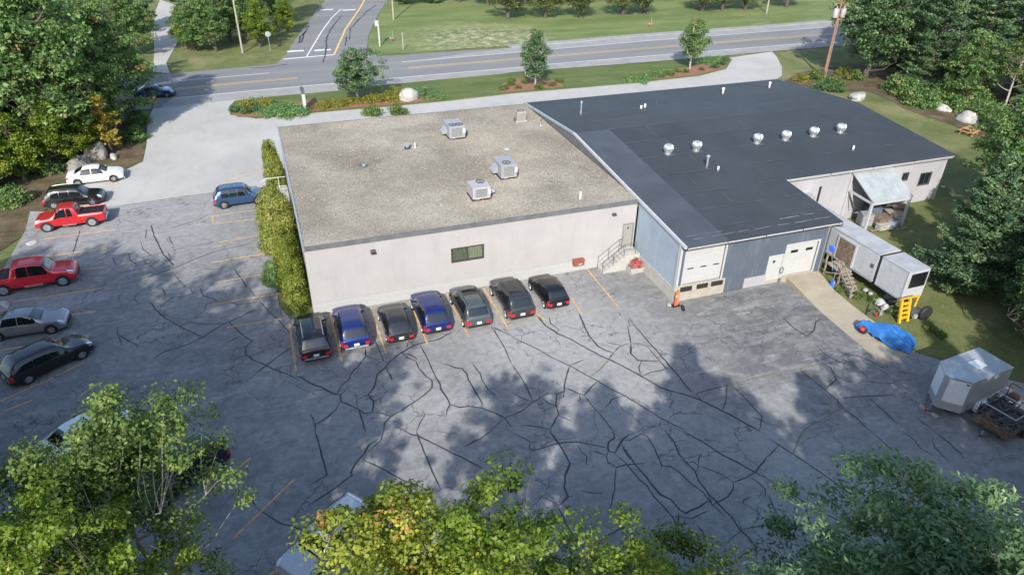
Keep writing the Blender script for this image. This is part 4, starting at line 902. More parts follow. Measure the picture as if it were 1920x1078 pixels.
def small_wheel(x, y, r, w, par):
    wl = MB().lathe([(r*.55, -w/2), (r*.9, -w/2), (r, -w*.3), (r, w*.3), (r*.9, w/2), (r*.55, w/2)], (x, y, r), 18, 'y').build('wheel', 'rubber', par, smooth=True)
    MB().lathe([(r*.2, -w*.35), (r*.54, -w*.42), (r*.54, w*.42), (r*.2, w*.35)], (x, y, r), 14, 'y').build('rim', 'steel_dark', wl, smooth=True)
for x_ in (-1.25, -.1, 1.05):
    for y_ in (-.46, .46): small_wheel(x_, y_, .27 if x_ < .5 else .22, .22, t)
bevel(MB().box(-1.5, -1.1, -.66, -.42, .38, .52).build('fender', 'red_plastic', t), .05, 3); MB().lathe([(.02, 0), (.15, .03), (.17, .12), (.1, .2)], (-1.25, -.68, .38), 12).build('fuel_cap', 'red_plastic', t, smooth=True)
MB().box(-1.4, 1.4, -.3, .3, .3, .42).build('frame', 'steel_dark', t)
# yellow lift frame with tyre behind the tarp
t = thing('yellow_lift', 'yellow steel lift frame with black tyre standing at the trailer nose', 'lift machine', (38.9, 28.9, gz(38.9, 28.9))); O = Vector((38.9, 28.9, 0))
for x_ in (38.35, 39.05): MB(O).bar((x_, 28.75, 0), (x_+.05, 29.15, 1.62), .15, .14).build('upright', 'fork_yellow', t)
for k in range(4): MB(O).bar((38.42, 28.82+k*.08, .35+k*.32), (39.03, 28.82+k*.08, .35+k*.32), .05, .2).build('crossbar', 'fork_yellow', t)
MB(O).bar((38.33, 29.2, 1.64), (39.98, 29.2, 1.62), .09, .1).build('top_bar', 'fork_yellow', t); MB(O).bar((39.9, 29.25, .7), (39.93, 29.22, 1.6), .16, .1).build('upright', 'fork_yellow', t)
bevel(MB(O).box(39.2, 40.0, 28.7, 29.4, .35, .75).build('engine', 'steel_dark', t), .05); wl = MB(O).lathe([(.2, -.15), (.46, -.15), (.52, -.08), (.52, .08), (.46, .15), (.2, .15)], (40.3, 28.6, .52), 20, 'y').build('tyre', 'rubber', t, smooth=True); MB(O).lathe([(.05, -.12), (.22, -.14), (.22, .14), (.05, .12)], (40.3, 28.6, .52), 14, 'y').build('rim', 'steel_dark', wl)
bevel(MB(O).box(39.3, 39.55, 28.5, 28.68, .3, .55).build('lamp_box', 'bag_white', t), .02)
# clutter under the trailer
def lump(name, label, cat, c, s, m_, seed, n=2, squash=1.0, group=None):
    bm = bmesh.new(); bmesh.ops.create_icosphere(bm, subdivisions=n, radius=1); rr = random.Random(seed); ph = [rr.uniform(0, 6) for _ in range(6)]
    for v in bm.verts:
        p = v.co.copy(); k = 1+.18*math.sin(2.3*p.x+ph[0])+.15*math.sin(3.1*p.y+ph[1])+.12*math.sin(3.7*p.z+ph[2])+.08*math.sin(6*p.x+5*p.y+ph[3])+rr.uniform(-.05, .05)
        v.co = Vector((p.x*s[0]*k, p.y*s[1]*k, max(-.25*s[2], p.z*s[2]*k*squash)))
    me = bpy.data.meshes.new(name); bm.to_mesh(me); bm.free(); me.polygons.foreach_set('use_smooth', [True]*len(me.polygons))
    try: me.set_sharp_from_angle(angle=rad(28))
    except Exception: pass
    me.materials.append(MATS[m_]); o = bpy.data.objects.new(name, me); COL.objects.link(o); o.location = c; o.rotation_euler = (0, 0, rr.uniform(0, 6)); tag(o, label, cat, group); return o
for i, (x_, y_, sx, lb) in enumerate(((1651, 571, .42, 'crumpled white bag heaped under the trailer nose'), (1660, 580, .35, 'grey-white sack slumped against the trailer wheel'), (1632, 553, .2, 'small white jug left under the box trailer'), (1622, 546, .22, 'pale bucket lying under the box trailer side'))):
    p = G(x_, y_); lump('sack', lb, 'sack', (p.x, p.y, p.z+.12), (sx, sx*.8, sx*.75), 'bag_white', i+3)
t = thing('trailer_jack', 'black folded trailer jack with grey plate beside the blue tarp', 'jack', (37.5, 30.2, 0)); MB().bar((-.6, -.1, .15), (.3, .2, .7), .07, .07).build('arm', 'steel_dark', t); MB().bar((-.3, .3, .05), (.2, -.2, .55), .06, .06).build('arm', 'steel_dark', t)
MB().prism([(.1, -.4, .05), (.45, -.35, .05), (.3, -.25, .9)], (.03, .05, 0)).build('plate', 'galv', t); MB().lathe([(.06, 0), (.06, .3)], (-.1, -.35, .05), 10).build('canister', 'red_plastic', t)
# v-nose cargo trailer
t = thing('cargo_trailer', 'grey v-nose enclosed cargo trailer with white front panels', 'trailer', (35.6, 21.28, 0), rad(5.5))
hl, hw, zb, zt_ = 1.72, 1.03, .42, 2.58; nose = 2.35
fp = [(hl, -hw), (hl, hw), (-hl+.1, hw), (-nose, .12), (-nose, -.12), (-hl+.1, -hw)]
MB().prism([(x, y, zb) for x, y in fp], (0, 0, zt_-zb)).build('body', 'cargo_grey', t)
fr_ = [(x*1.012, y*1.02) for x, y in fp]; MB().prism([(x, y, zt_) for x, y in fr_], (0, 0, .045)).build('roof', 'cargo_roof', t)
for k in range(1, 4): MB().box(-hl+.9*k-.02, -hl+.9*k+.02, -hw+.02, hw-.02, zt_+.045, zt_+.055).build('roof_seam', 'cargo_roof', t)
def face_panel(a, b, u0, u1, v0, v1, off, m_, nm):
    a = Vector((*a, 0)); b = Vector((*b, 0)); dd_ = b-a; nrm = Vector((dd_.y, -dd_.x, 0)).normalized()
    if nrm.x > 0: nrm = -nrm
    p0 = a+dd_*u0; p1 = a+dd_*u1
    MB().prism([p0+Vector((0, 0, v0)), p1+Vector((0, 0, v0)), p1+Vector((0, 0, v1)), p0+Vector((0, 0, v1))], nrm*off).build(nm, m_, t)
face_panel((-nose, .12), (-hl+.1, hw), .06, .96, zb+.55, zt_-.06, .012, 'cargo_white', 'nose_panel'); face_panel((-nose, -.12), (-hl+.1, -hw), .06, .96, zb+.55, zt_-.1, .012, 'cargo_white', 'nose_panel')
face_panel((-nose, -.12), (-hl+.1, -hw), .78, .92, zt_-.24, zt_-.16, .02, 'black', 'clearance_light')
mid_ = bevel(MB().box(-.35, .4, -.35, .3, zt_+.045, zt_+.13).build('roof_vent', 'cargo_white', t), .02)
for s_ in (-1, 1):
    MB().prism([(-.55, s_*hw, .3), (.55, s_*hw, .3), (.45, s_*hw, .72), (.25, s_*hw, .82), (-.25, s_*hw, .82), (-.45, s_*hw, .72)], (0, s_*.2, 0)).build('fender', 'cargo_white', t); wl = MB().lathe([(.15, -.1), (.31, -.1), (.34, -.05), (.34, .05), (.31, .1), (.15, .1)], (0, s_*(hw+.12), .34), 18, 'y').build('wheel', 'rubber', t, smooth=True)
MB().box(-hl, hl, -hw+.1, hw-.1, .3, .42).build('chassis', 'steel_dark', t)
q = MB(); q.bar((-nose+.1, .6, .38), (-nose-.75, 0, .38), .08, .1); q.bar((-nose+.1, -.6, .38), (-nose-.75, 0, .38), .08, .1); q.build('tongue', 'steel_dark', t); MB().tube([(-nose-.4, 0, .05), (-nose-.4, 0, .75)], .04, 8).build('jack', 'alu', t); MB().lathe([(.06, 0), (.06, .12)], (-nose-.75, 0, .38), 10).build('coupler', 'red_plastic', t)
a, b = G(1724, 760), G(1757, 783); t = thing('wheel_stop', 'pale concrete wheel stop bar in front of the cargo trailer', 'wheel stop', (a.x, a.y, 0)); O = Vector((a.x, a.y, 0))
q = MB(O); d_ = (b-a).normalized(); n_ = Vector((-d_.y, d_.x, 0))
q.hexa([a-n_*.08, b-n_*.08, b+n_*.08, a+n_*.08], [a-n_*.05+Vector((0, 0, .12)), b-n_*.05+Vector((0, 0, .12)), b+n_*.05+Vector((0, 0, .12)), a+n_*.05+Vector((0, 0, .12))]); q.build('bar', 'rock_pale', t)
# utility trailer with scrap and rack
t = thing('utility_trailer', 'dark open trailer with pipe rack and rusty scrap load', 'trailer', (36.0, 18.9, 0), rad(12))
mat('scrap', (0.17, 0.085, 0.05), .8, var=.4, scale=4)
MB().box(-1.55, 1.7, -.95, .95, .42, .52).build('bed', 'wood_brown', t)
for s_ in (-1, 1):
    MB().box(-1.55, 1.7, s_*.95-.03, s_*.95+.03, .52, .86).build('side_board', 'steel_dark', t); wl = MB().lathe([(.15, -.1), (.32, -.1), (.36, -.05), (.36, .05), (.32, .1), (.15, .1)], (.1, s_*1.12, .36), 18, 'y').build('wheel', 'rubber', t, smooth=True)
    MB().box(-.4, .6, s_*1.02-.02 if s_ > 0 else -1.26, 1.26 if s_ > 0 else -1.0, .76, .8).build('fender', 'steel_dark', t)
MB().box(-1.58, -1.52, -.95, .95, .52, .9).build('front_board', 'wood_brown', t)
for s_ in (-1, 1):
    for x_ in (-1.45, 0.1, 1.6): MB().tube([(x_, s_*.9, .5), (x_, s_*.9, 1.75)], .025, 6).build('rack_post', 'steel_dark', t)
    MB().tube([(-1.5, s_*.9, 1.75), (1.65, s_*.9, 1.75)], .03, 6).build('rack_rail', 'galv', t)
for x_ in (-1.45, .1, 1.6): MB().tube([(x_, -.9, 1.75), (x_, .9, 1.75)], .03, 6).build('rack_rail', 'galv' if x_ < .5 else 'scrap', t)
random.seed(5)
q = MB()
for k in range(110):
    a = Vector((random.uniform(-1.4, 1.4), random.uniform(-.8, .8), random.uniform(.55, 1.0))); an = random.uniform(0, 6); l = random.uniform(.2, .6); q.bar(a, a+Vector((math.cos(an)*l, math.sin(an)*l, random.uniform(-.1, .25))), random.uniform(.03, .12), random.uniform(.02, .06))
q.build('dark_scrap', 'steel_dark', t)['kind'] = 'stuff'
q = MB()
for k in range(60):
    a = Vector((random.uniform(-1.7, -1.1), random.uniform(-.9, .9), random.uniform(.55, 1.05))); an = random.uniform(0, 6); l = random.uniform(.15, .5); q.bar(a, a+Vector((math.cos(an)*l*.5, math.sin(an)*l, random.uniform(-.1, .1))), random.uniform(.03, .1), .03)
q.build('rusty_scrap', 'scrap', t)['kind'] = 'stuff'
q = MB(); q.bar((-1.5, .5, .42), (-2.5, 0, .42), .08, .1); q.bar((-1.5, -.5, .42), (-2.5, 0, .42), .08, .1); q.build('tongue', 'steel_dark', t); MB().tube([(-2.3, 0, .03), (-2.3, 0, .7)], .035, 8).build('jack', 'alu', t)
bevel(MB().box(1.2, 1.6, .2, .7, .9, 1.3).build('crate', 'scrap', t), .03)
# lean-to canopy on the east wing
la, lb_ = 46.0-.85, 50.25-.9; zo = gz(47, 41)
t = thing('lean_to', 'pale metal lean-to canopy on timber posts against the east wing wall', 'canopy', (la, 41, zo)); O = t.location
yO, zI, zO = 39.35, 4.55, 3.35
pI0, pI1 = GY(1598, 322, BYE-.05), GY(1672, 311, BYE-.05); la, lb_ = pI0.x, pI1.x; zI = pI0.z
for k in range(5):
    xa = la+(lb_-la)*k/5; xb = la+(lb_-la)*(k+1)/5-.012
    MB(O).hexa([(xa, yO, zO-.03), (xb, yO, zO-.03), (xb, BYE-.03, zI-.03), (xa, BYE-.03, zI-.03)], [(xa, yO, zO+.004*(k % 2)), (xb, yO, zO+.004*(k % 2)), (xb, BYE-.03, zI+.004*(k % 2)), (xa, BYE-.03, zI+.004*(k % 2))]).build('roof_panel', mat('canopy_metal', (0.40, 0.43, 0.43), .4, .3, var=.15, scale=1, dirt=(.55, .57, .56), dscale=1.2, damt=.6), t)
for x_ in (la+.12, lb_-.12): MB(O).box(x_-.09, x_+.09, yO+.1, yO+.28, zo-.3, zO-.05).build('post', 'white_trim', t)
MB(O).box(la+.1, lb_-.1, yO+.02, yO+.1, zO-.28, zO-.04).build('header', 'white_trim', t)
for x_ in (la+.1, lb_-.1):
    MB(O).bar((x_, yO+.2, zO-.2), (x_, BYE-.05, zO-.12), .08, .18).build('tie_beam', 'white_trim', t); MB(O).bar((x_, yO+.1, zO-.09), (x_, BYE-.05, zI-.1), .07, .14).build('rafter', 'white_trim', t)
MB(O).box(la+.05, la+.2, BYE-.14, BYE-.02, zo-.2, zI-.05).build('post', 'white_trim', t); MB(O).bar((la+.12, BYE-.2, zO-.3), (la+.5, BYE-.9, zo+1.2), .04, .06).build('brace', 'steel_dark', t)
for k, (x_, y_, sx, sy, sz, m_, lb) in enumerate(((46.2, 40.9, .5, .45, .75, 'hvac_paint', 'grey steel drum-like bin under the lean-to'), (47.3, 41.4, .6, .5, .9, 'blue_panel', 'blue-grey cabinet against the wall under the lean-to'), (48.3, 41.5, .7, .4, .8, 'glass_dark', 'dark machine cabinet against the wall under the lean-to'), (47.4, 40.2, .8, .55, .55, 'wood_brown', 'brown timber crate under the lean-to'), (48.6, 40.3, .6, .6, .6, 'taupe', 'taupe scrap box under the lean-to'), (49.4, 40.9, .45, .5, .7, 'wood_brown', 'brown pallet box at the east end under the lean-to'), (46.9, 39.6, .5, .3, .35, 'rock_pale', 'pale low box at the front edge of the lean-to'), (48.0, 39.6, .45, .3, .3, 'blue_panel_pale', 'pale blue tub at the front edge of the lean-to'))):
    z_ = gz(x_, y_); tt = thing('yard_box', lb, 'box', (x_, y_, z_-.02), random.uniform(-.4, .4)); bevel(MB().box(-sx, sx, -sy, sy, 0, sz*1.3).build('body', m_, tt), .04)
    MB().box(-sx-.03, sx+.03, -sy-.03, sy+.03, sz*1.3, sz*1.3+.05).build('lid', m_, tt); MB().box(-.15, .15, -sy-.03, -sy, sz*.7, sz*.8).build('handle', 'steel_dark', tt)
for k in range(5):
    a = Vector((46.3+k*.75, 39.2+random.uniform(-.2, .3), zo+.06)); t2 = thing('scrap_plank', 'grey loose plank lying along the front of the lean-to', 'plank', a, random.uniform(-.3, .5), group='loose planks by the lean-to'); MB().box(-.7, .7, -.07, .07, 0, .05).build('board', 'wood_grey', t2); MB().box(-.5, -.4, -.075, .075, .05, .06).build('nail_plate', 'steel_dark', t2)
# orange marker post and debris at the garage corner
p = G(1266, 574); t = thing('marker_post', 'leaning orange marker post at the garage corner', 'post', (p.x, p.y, 0)); MB().bar((0, 0, 0), (.02, .05, 1.15), .16, .05).build('board', 'orange', t); MB().bar((.2, .05, 0), (.2, .1, 1.2), .1, .05).build('stake', 'orange_faded', t); MB().box(-.09, .09, -.03, .0, .75, .88).build('reflector', 'white_trim', t); MB().box(-.25, .35, -.15, .25, 0, .06).build('base', 'rubber', t)
p = G(1254, 572); lump('stone', 'pale stone beside the orange marker post', 'stone', (p.x, p.y, .05), (.22, .16, .14), 'rock_pale', 9); p = G(1281, 578); lump('rubber_scrap', 'small dark rubber scrap on asphalt by the marker post', 'scrap', (p.x, p.y, .03), (.16, .36, .1), 'rubber', 12)
# flower planter
p = G(1190, 509); t = thing('flower_planter', 'concrete planter of pink and red flowers beside the steps', 'planter', (p.x, p.y, 0), rad(4)); px0 = p
MB().hexa([(-.52, -.3, 0), (.52, -.3, 0), (.52, .3, 0), (-.52, .3, 0)], [(-.58, -.36, .48), (.58, -.36, .48), (.58, .36, .48), (-.58, .36, .48)]).build('tub', 'foundation', t); MB().box(-.52, .52, -.3, .3, .46, .5).build('soil', 'mulch', t)
# picnic table
p = G(1815, 252); t = thing('picnic_table', 'weathered orange-brown picnic table on the grass by the woods', 'table', p, rad(20)); mat('picnic', (0.42, 0.22, 0.11), .8, var=.25, scale=3)
for k in range(5): MB().box(-.9, .9, -.37+k*.15, -.37+k*.15+.14, .72, .76).build('top_board', 'picnic', t)
for s_ in (-1, 1):
    for k in range(2): MB().box(-.9, .9, s_*.68-.13+k*.14, s_*.68-.13+k*.14+.13, .43, .47).build('seat_board', 'picnic', t)
    MB().bar((s_*.65, -.75, .4), (s_*.65, .75, .4), .05, .1).build('cross_beam', 'picnic', t)
    for r_ in (-1, 1): MB().bar((s_*.65, r_*.7, 0), (s_*.65, r_*.25, .72), .05, .1).build('leg', 'picnic', t)
# boulders and stones
for i, (x_, y_, s, m_, lb) in enumerate(((1818, 228, (1.25, .85, .95), 'rock_pale', 'big rounded grey boulder near the picnic table'), (1770, 207, (.85, .6, .5), 'rock_pale', 'pale boulder at woods edge left of the big rounded one'), (1740, 185, (.8, .6, .7), 'rock_pale', 'small pale rock in the bushes at the woods edge'), (1608, 184, (1.7, .85, .55), 'rock_pale', 'long low pale boulder in mulch beside the dark roof'),
                                  (770, 186, (1.7, 1.0, 1.25), 'rock_pale', 'big white boulder in the island planting bed'), (182, 296, (1.15, .9, 1.2), 'rock', 'tall grey boulder at the corner of the left woods'), (153, 309, (1.2, .8, .7), 'rock', 'broad dark boulder behind the white sedan'), (215, 297, (.6, .4, .3), 'rock_pale', 'small pale rock beside the tall grey boulder'))):
    p = G(x_, y_); lump('boulder', lb, 'boulder', (p.x, p.y, p.z+.1), s, m_, 31+i, 3)
for i, (x_, y_) in enumerate(((60, 455), (22, 505), (12, 572))):
    p = G(x_, y_); lump('flat_stone', ['flat pale stone in grass by the red truck nose', 'flat stone in grass behind the red crew truck', 'low stone at lot edge behind the grey sedan'][i], 'stone', (p.x, p.y, .0), (.5, .3, .15), 'rock_pale', 60+i)
# sign on the island, seen almost edge-on
p = G(572, 207); t = thing('roadside_sign', 'tall slim white monument sign with dark top on the island', 'sign', (p.x, p.y, .1), rad(0)); MB().box(-.16, .16, -.9, .9, 0, 2.1).build('panel', 'white_trim', t); MB().box(-.18, .18, -.95, .95, 2.1, 2.5).build('header', 'steel_dark', t); MB().box(-.2, .2, -1.0, 1.0, -.05, .12).build('base', 'granite_kerb', t)
# ------------------------------------------------------------------ poles and wires
def pole(base, h, m_, label, lean=(0, 0), r=.16):
    t = thing('utility_pole', label, 'utility pole', base); top = Vector((lean[0], lean[1], h))
    MB().tube([(0, 0, -.3), top*.5, top], [r, r*.85, r*.65], 10).build('shaft', m_, t, smooth=True); return t, Vector(base)+top
tL, topL = pole(G(455, 99), 13.0, 'pole_wood', 'grey wooden utility pole beside the side road'); MB().bar((-1.1, 0, 12.3), (1.1, 0, 12.3), .1, .12).build('crossarm', 'pole_wood', tL)
bR = G(1544, 146); tR, topR = pole(bR, 10.3, 'pole_red', 'reddish utility pole carrying two grey transformers', r=.17)
for s_ in (-1, 1):
    q = MB().lathe([(.05, 8.1), (.34, 8.15), (.36, 8.2), (.36, 9.2), (.3, 9.3), (.08, 9.35)], (s_*.62, -.1, 0), 16).build('transformer', 'hvac_pale', tR, smooth=True); MB().lathe([(.06, 9.3), (.08, 9.45), (.04, 9.6)], (s_*.62, -.1, 0), 8).build('bushing', 'white_trim', q); MB().bar((0, 0, 8.7), (s_*.4, -.05, 8.7), .06, .12).build('bracket', 'steel_dark', tR)
MB().bar((-1.2, 0, 9.95), (1.2, 0, 9.95), .1, .12).build('crossarm', 'pole_red', tR); MB().tube([(.22, -.1, 0), (.2, -.1, 8.0)], .04, 6).build('conduit', 'galv', tR)
bF = G(1437, 26); tF, topF = pole(bF, 12.0, 'pole_wood', 'distant grey pole in the mown field across the road'); MB().bar((-1, 0, 11.3), (1, 0, 11.3), .1, .12).build('crossarm', 'pole_wood', tF)
bS = G(738, 38); tS, topS = pole(bS, 12.5, 'pole_wood', 'grey pole at the corner of the field and side road'); MB().bar((-1, 0, 11.8), (1, 0, 11.8), .1, .12).build('crossarm', 'pole_wood', tS)
def wire(a, b, sag, label):
    a = Vector(a); b = Vector(b); pts = [a+(b-a)*f-Vector((0, 0, sag*4*f*(1-f))) for f in np.linspace(0, 1, 13)]
    o = MB(a).tube(pts, .022, 4, cap=False).build('overhead_wire', 'wire'); tag(o, label, 'wire', 'overhead wires along the road')
for k, dx in enumerate((-1.0, 0, 1.0)):
    wire(topL+Vector((dx, 0, -.6)), topS+Vector((dx, 0, -.6)), .7, 'thin black overhead wire strung beside the side road')
    wire(topS+Vector((dx, 0, -.6)), topF+Vector((dx, 0, -.6)), 1.2, 'thin black overhead wire strung along the field')
    wire(topF+Vector((dx, 0, -.6)), topR+Vector((dx, 0, -.4)), 1.0, 'thin black overhead wire from field pole to the transformer pole')
    wire(topL+Vector((dx, 0, -.6)), topL+Vector((dx-40, 12, -.6)), .8, 'thin black overhead wire leading into the left woods')
a = bR+Vector((0, 0, 8.5)); wire(a, G(1508, 110)+Vector((0, 0, .1)), .02, 'steel guy wire from the transformer pole to the grass')
# street signs
p = G(507, 96); t = thing('stop_sign', 'round-looking traffic sign on a thin post, back side showing', 'sign', p); MB().tube([(0, 0, 0), (0, 0, 2.6)], .04, 6).build('post', 'galv', t)
a_ = [(.42*math.cos(math.pi/8+k*math.pi/4), 0.03, 2.5+.42*math.sin(math.pi/8+k*math.pi/4)) for k in range(8)]; MB().prism(a_, (0, .02, 0)).build('plate', 'galv', t)
p = G(712, 87); t = thing('sign_post', 'white marker post with hanging white plate at field corner', 'sign', p); MB().box(-.1, .1, -.1, .1, 0, 3.3).build('post', 'white_trim', t); MB().box(-.5, .05, -.06, .02, 3.1, 3.9).build('plate', 'white_door', t)
p = G(756, 94); t = thing('wood_stake', 'thin grey stake post in the field grass', 'post', p); MB().box(-.07, .07, -.07, .07, 0, 2.5).build('stake', 'pole_wood', t); MB().hexa([(-.08, -.08, 2.5), (.08, -.08, 2.5), (.08, .08, 2.5), (-.08, .08, 2.5)], [(-.02, -.02, 2.6), (.02, -.02, 2.6), (.02, .02, 2.6), (-.02, .02, 2.6)]).build('cap', 'galv', t)
for (x_, y_, lb) in ((735, 78, 'red and white hydrant near the white marker post'), (1219, 51, 'red hydrant with marker rod in the mown field')):
    p = G(x_, y_); t = thing('hydrant', lb, 'hydrant', p); MB().lathe([(.2, 0), (.2, .08), (.14, .1), (.14, .6), (.17, .62), (.15, .75), (.05, .85)], n=12).build('barrel', 'rust_box', t, smooth=True); MB().lathe([(.09, -.28), (.09, .28)], (0, 0, .5), 8, 'x').build('outlet', 'white_trim', t); MB().tube([(.15, 0, .3), (.15, 0, 1.7)], .02, 5).build('rod', 'white_trim', t)
# ------------------------------------------------------------------ vehicles
mat('tyre', (0.018, 0.018, 0.019), 0.75, var=0.15); mat('rim', (0.55, 0.56, 0.58), 0.3, 0.8, var=0.08)
mat('car_glass', (0.010, 0.013, 0.016), 0.04, spec=0.9, var=0.1); mat('car_glass_pale', (0.06, 0.08, 0.085), 0.05, spec=0.9, var=0.1)
mat('trim_black', (0.014, 0.014, 0.015), 0.5); mat('tail_red', (0.5, 0.012, 0.02), 0.15, coat=1.0); mat('lamp_clear', (0.75, 0.77, 0.8), 0.1, coat=1.0)
mat('plate', (0.72, 0.74, 0.72), 0.4, var=0.15, scale=25); mat('chrome', (0.7, 0.71, 0.73), 0.15, 0.95)
def paint(name, col, metal=.35): return mat('paint_'+name, col, 0.32, metal, var=0.04, coat=1.0)
for n_, c_, m_ in (('black', (.006, .006, .007), .2), ('blue', (.012, .03, .16), .5), ('blue2', (.012, .025, .145), .5), ('charcoal', (.03, .031, .033), .5), ('greygreen', (.10, .12, .118), .5), ('darkgrey', (.06, .062, .066), .6), ('white', (.74, .75, .76), .0), ('red', (.42, .012, .02), .15), ('red2', (.55, .012, .03), .15), ('grey', (.25, .255, .27), .5), ('navy', (.03, .075, .17), .45), ('silver', (.5, .51, .53), .5)): paint(n_, c_, m_)
# stations: x fraction (rear 0 .. front 1), z bottom, belt fraction, top fraction, width belt, width top
PROF = {
'suv': [(0, .42, .44, .50, .88, .80), (.010, .33, .50, .57, .95, .84), (.03, .29, .545, .62, .985, .84), (.075, .28, .56, .80, 1, .77), (.115, .27, .56, .93, 1, .72), (.17, .27, .56, .975, 1, .715), (.30, .27, .55, 1.0, 1, .72), (.48, .27, .545, .998, 1, .72), (.58, .27, .54, .975, 1, .715), (.625, .27, .54, .94, 1, .715), (.74, .27, .54, .64, 1, .80), (.78, .27, .545, .605, 1, .83), (.90, .28, .53, .57, .985, .82), (.96, .30, .47, .51, .93, .76), (.99, .35, .40, .44, .84, .70), (1.0, .42, .33, .37, .76, .64)],
'hatch': [(0, .42, .44, .50, .86, .78), (.012, .33, .50, .58, .94, .82), (.035, .28, .55, .64, .98, .82), (.09, .27, .57, .82, 1, .75), (.14, .26, .57, .93, 1, .70), (.20, .26, .57, .975, 1, .70), (.32, .26, .56, 1.0, 1, .71), (.47, .26, .555, .995, 1, .71), (.56, .26, .55, .965, 1, .70), (.60, .26, .55, .93, 1, .70), (.735, .26, .55, .645, 1, .80), (.78, .26, .55, .61, 1, .82), (.90, .27, .52, .565, .98, .81), (.96, .29, .46, .50, .92, .74), (.99, .34, .40, .44, .82, .68), (1.0, .4, .33, .37, .74, .62)],
'sedan': [(0, .40, .50, .56, .84, .72), (.010, .32, .57, .64, .92, .78), (.03, .27, .61, .69, .965, .80), (.10, .26, .62, .72, 1, .80), (.145, .26, .62, .735, 1, .79), (.23, .26, .615, .86, 1, .72), (.31, .26, .61, .965, 1, .68), (.40, .26, .60, 1.0, 1, .68), (.50, .26, .60, .998, 1, .68), (.565, .26, .595, .97, 1, .68), (.60, .26, .595, .935, 1, .69), (.72, .26, .59, .69, 1, .80), (.76, .26, .59, .655, 1, .82), (.90, .27, .55, .59, .98, .80), (.96, .29, .47, .51, .91, .74), (.99, .34, .40, .44, .82, .66), (1.0, .4, .33, .37, .74, .6)],
'ext': None, 'crew': None,
'pickup': [(0, .5, .50, .55, .90, .84), (.006, .44, .54, .60, .95, .88), (.02, .42, .56, .605, .97, .90), (.20, .42, .56, .605, .98, .90), (.372, .42, .56, .605, .98, .90), (.378, .42, .56, .64, .98, .86), (.40, .42, .56, .90, .98, .75), (.42, .42, .56, .965, .98, .735), (.48, .42, .555, 1.0, .98, .735), (.56, .42, .555, .995, .98, .735), (.60, .42, .55, .965, .98, .735), (.63, .42, .55, .93, .98, .735), (.715, .42, .55, .665, .98, .82), (.75, .42, .55, .62, .98, .85), (.92, .42, .535, .585, .975, .84), (.975, .43, .48, .53, .94, .80), (.994, .46, .40, .45, .88, .76), (1.0, .5, .36, .40, .84, .72)]}
def cabshift(rear_cab, wtop, wbase):
    """pickup profile with the cab between rear_cab and wtop (windshield base at wbase)"""
    src = [0, .378, .42, .63, .715, 1.0]; dst = [0, rear_cab-.03, rear_cab+.015, wtop, wbase, 1.0]
    return [(float(np.interp(p[0], src, dst)),)+tuple(p[1:]) for p in PROF['pickup']]
PROF['ext'] = cabshift(.40, .655, .735); PROF['crew'] = cabshift(.33, .665, .745)
def pchip(xk, yk, x):
    xk = np.asarray(xk); yk = np.asarray(yk); h = np.diff(xk); dl = np.diff(yk)/h; d = np.zeros_like(yk)
    for i in range(1, len(xk)-1):
        if dl[i-1]*dl[i] > 0:
            w1 = 2*h[i]+h[i-1]; w2 = h[i]+2*h[i-1]; d[i] = (w1+w2)/(w1/dl[i-1]+w2/dl[i])
    i = int(np.clip(np.searchsorted(xk, x)-1, 0, len(h)-1)); t = (x-xk[i])/h[i]
    return ((1+2*t)*(1-t)**2)*yk[i]+t*(1-t)**2*h[i]*d[i]+t*t*(3-2*t)*yk[i+1]+t*t*(t-1)*h[i]*d[i+1]
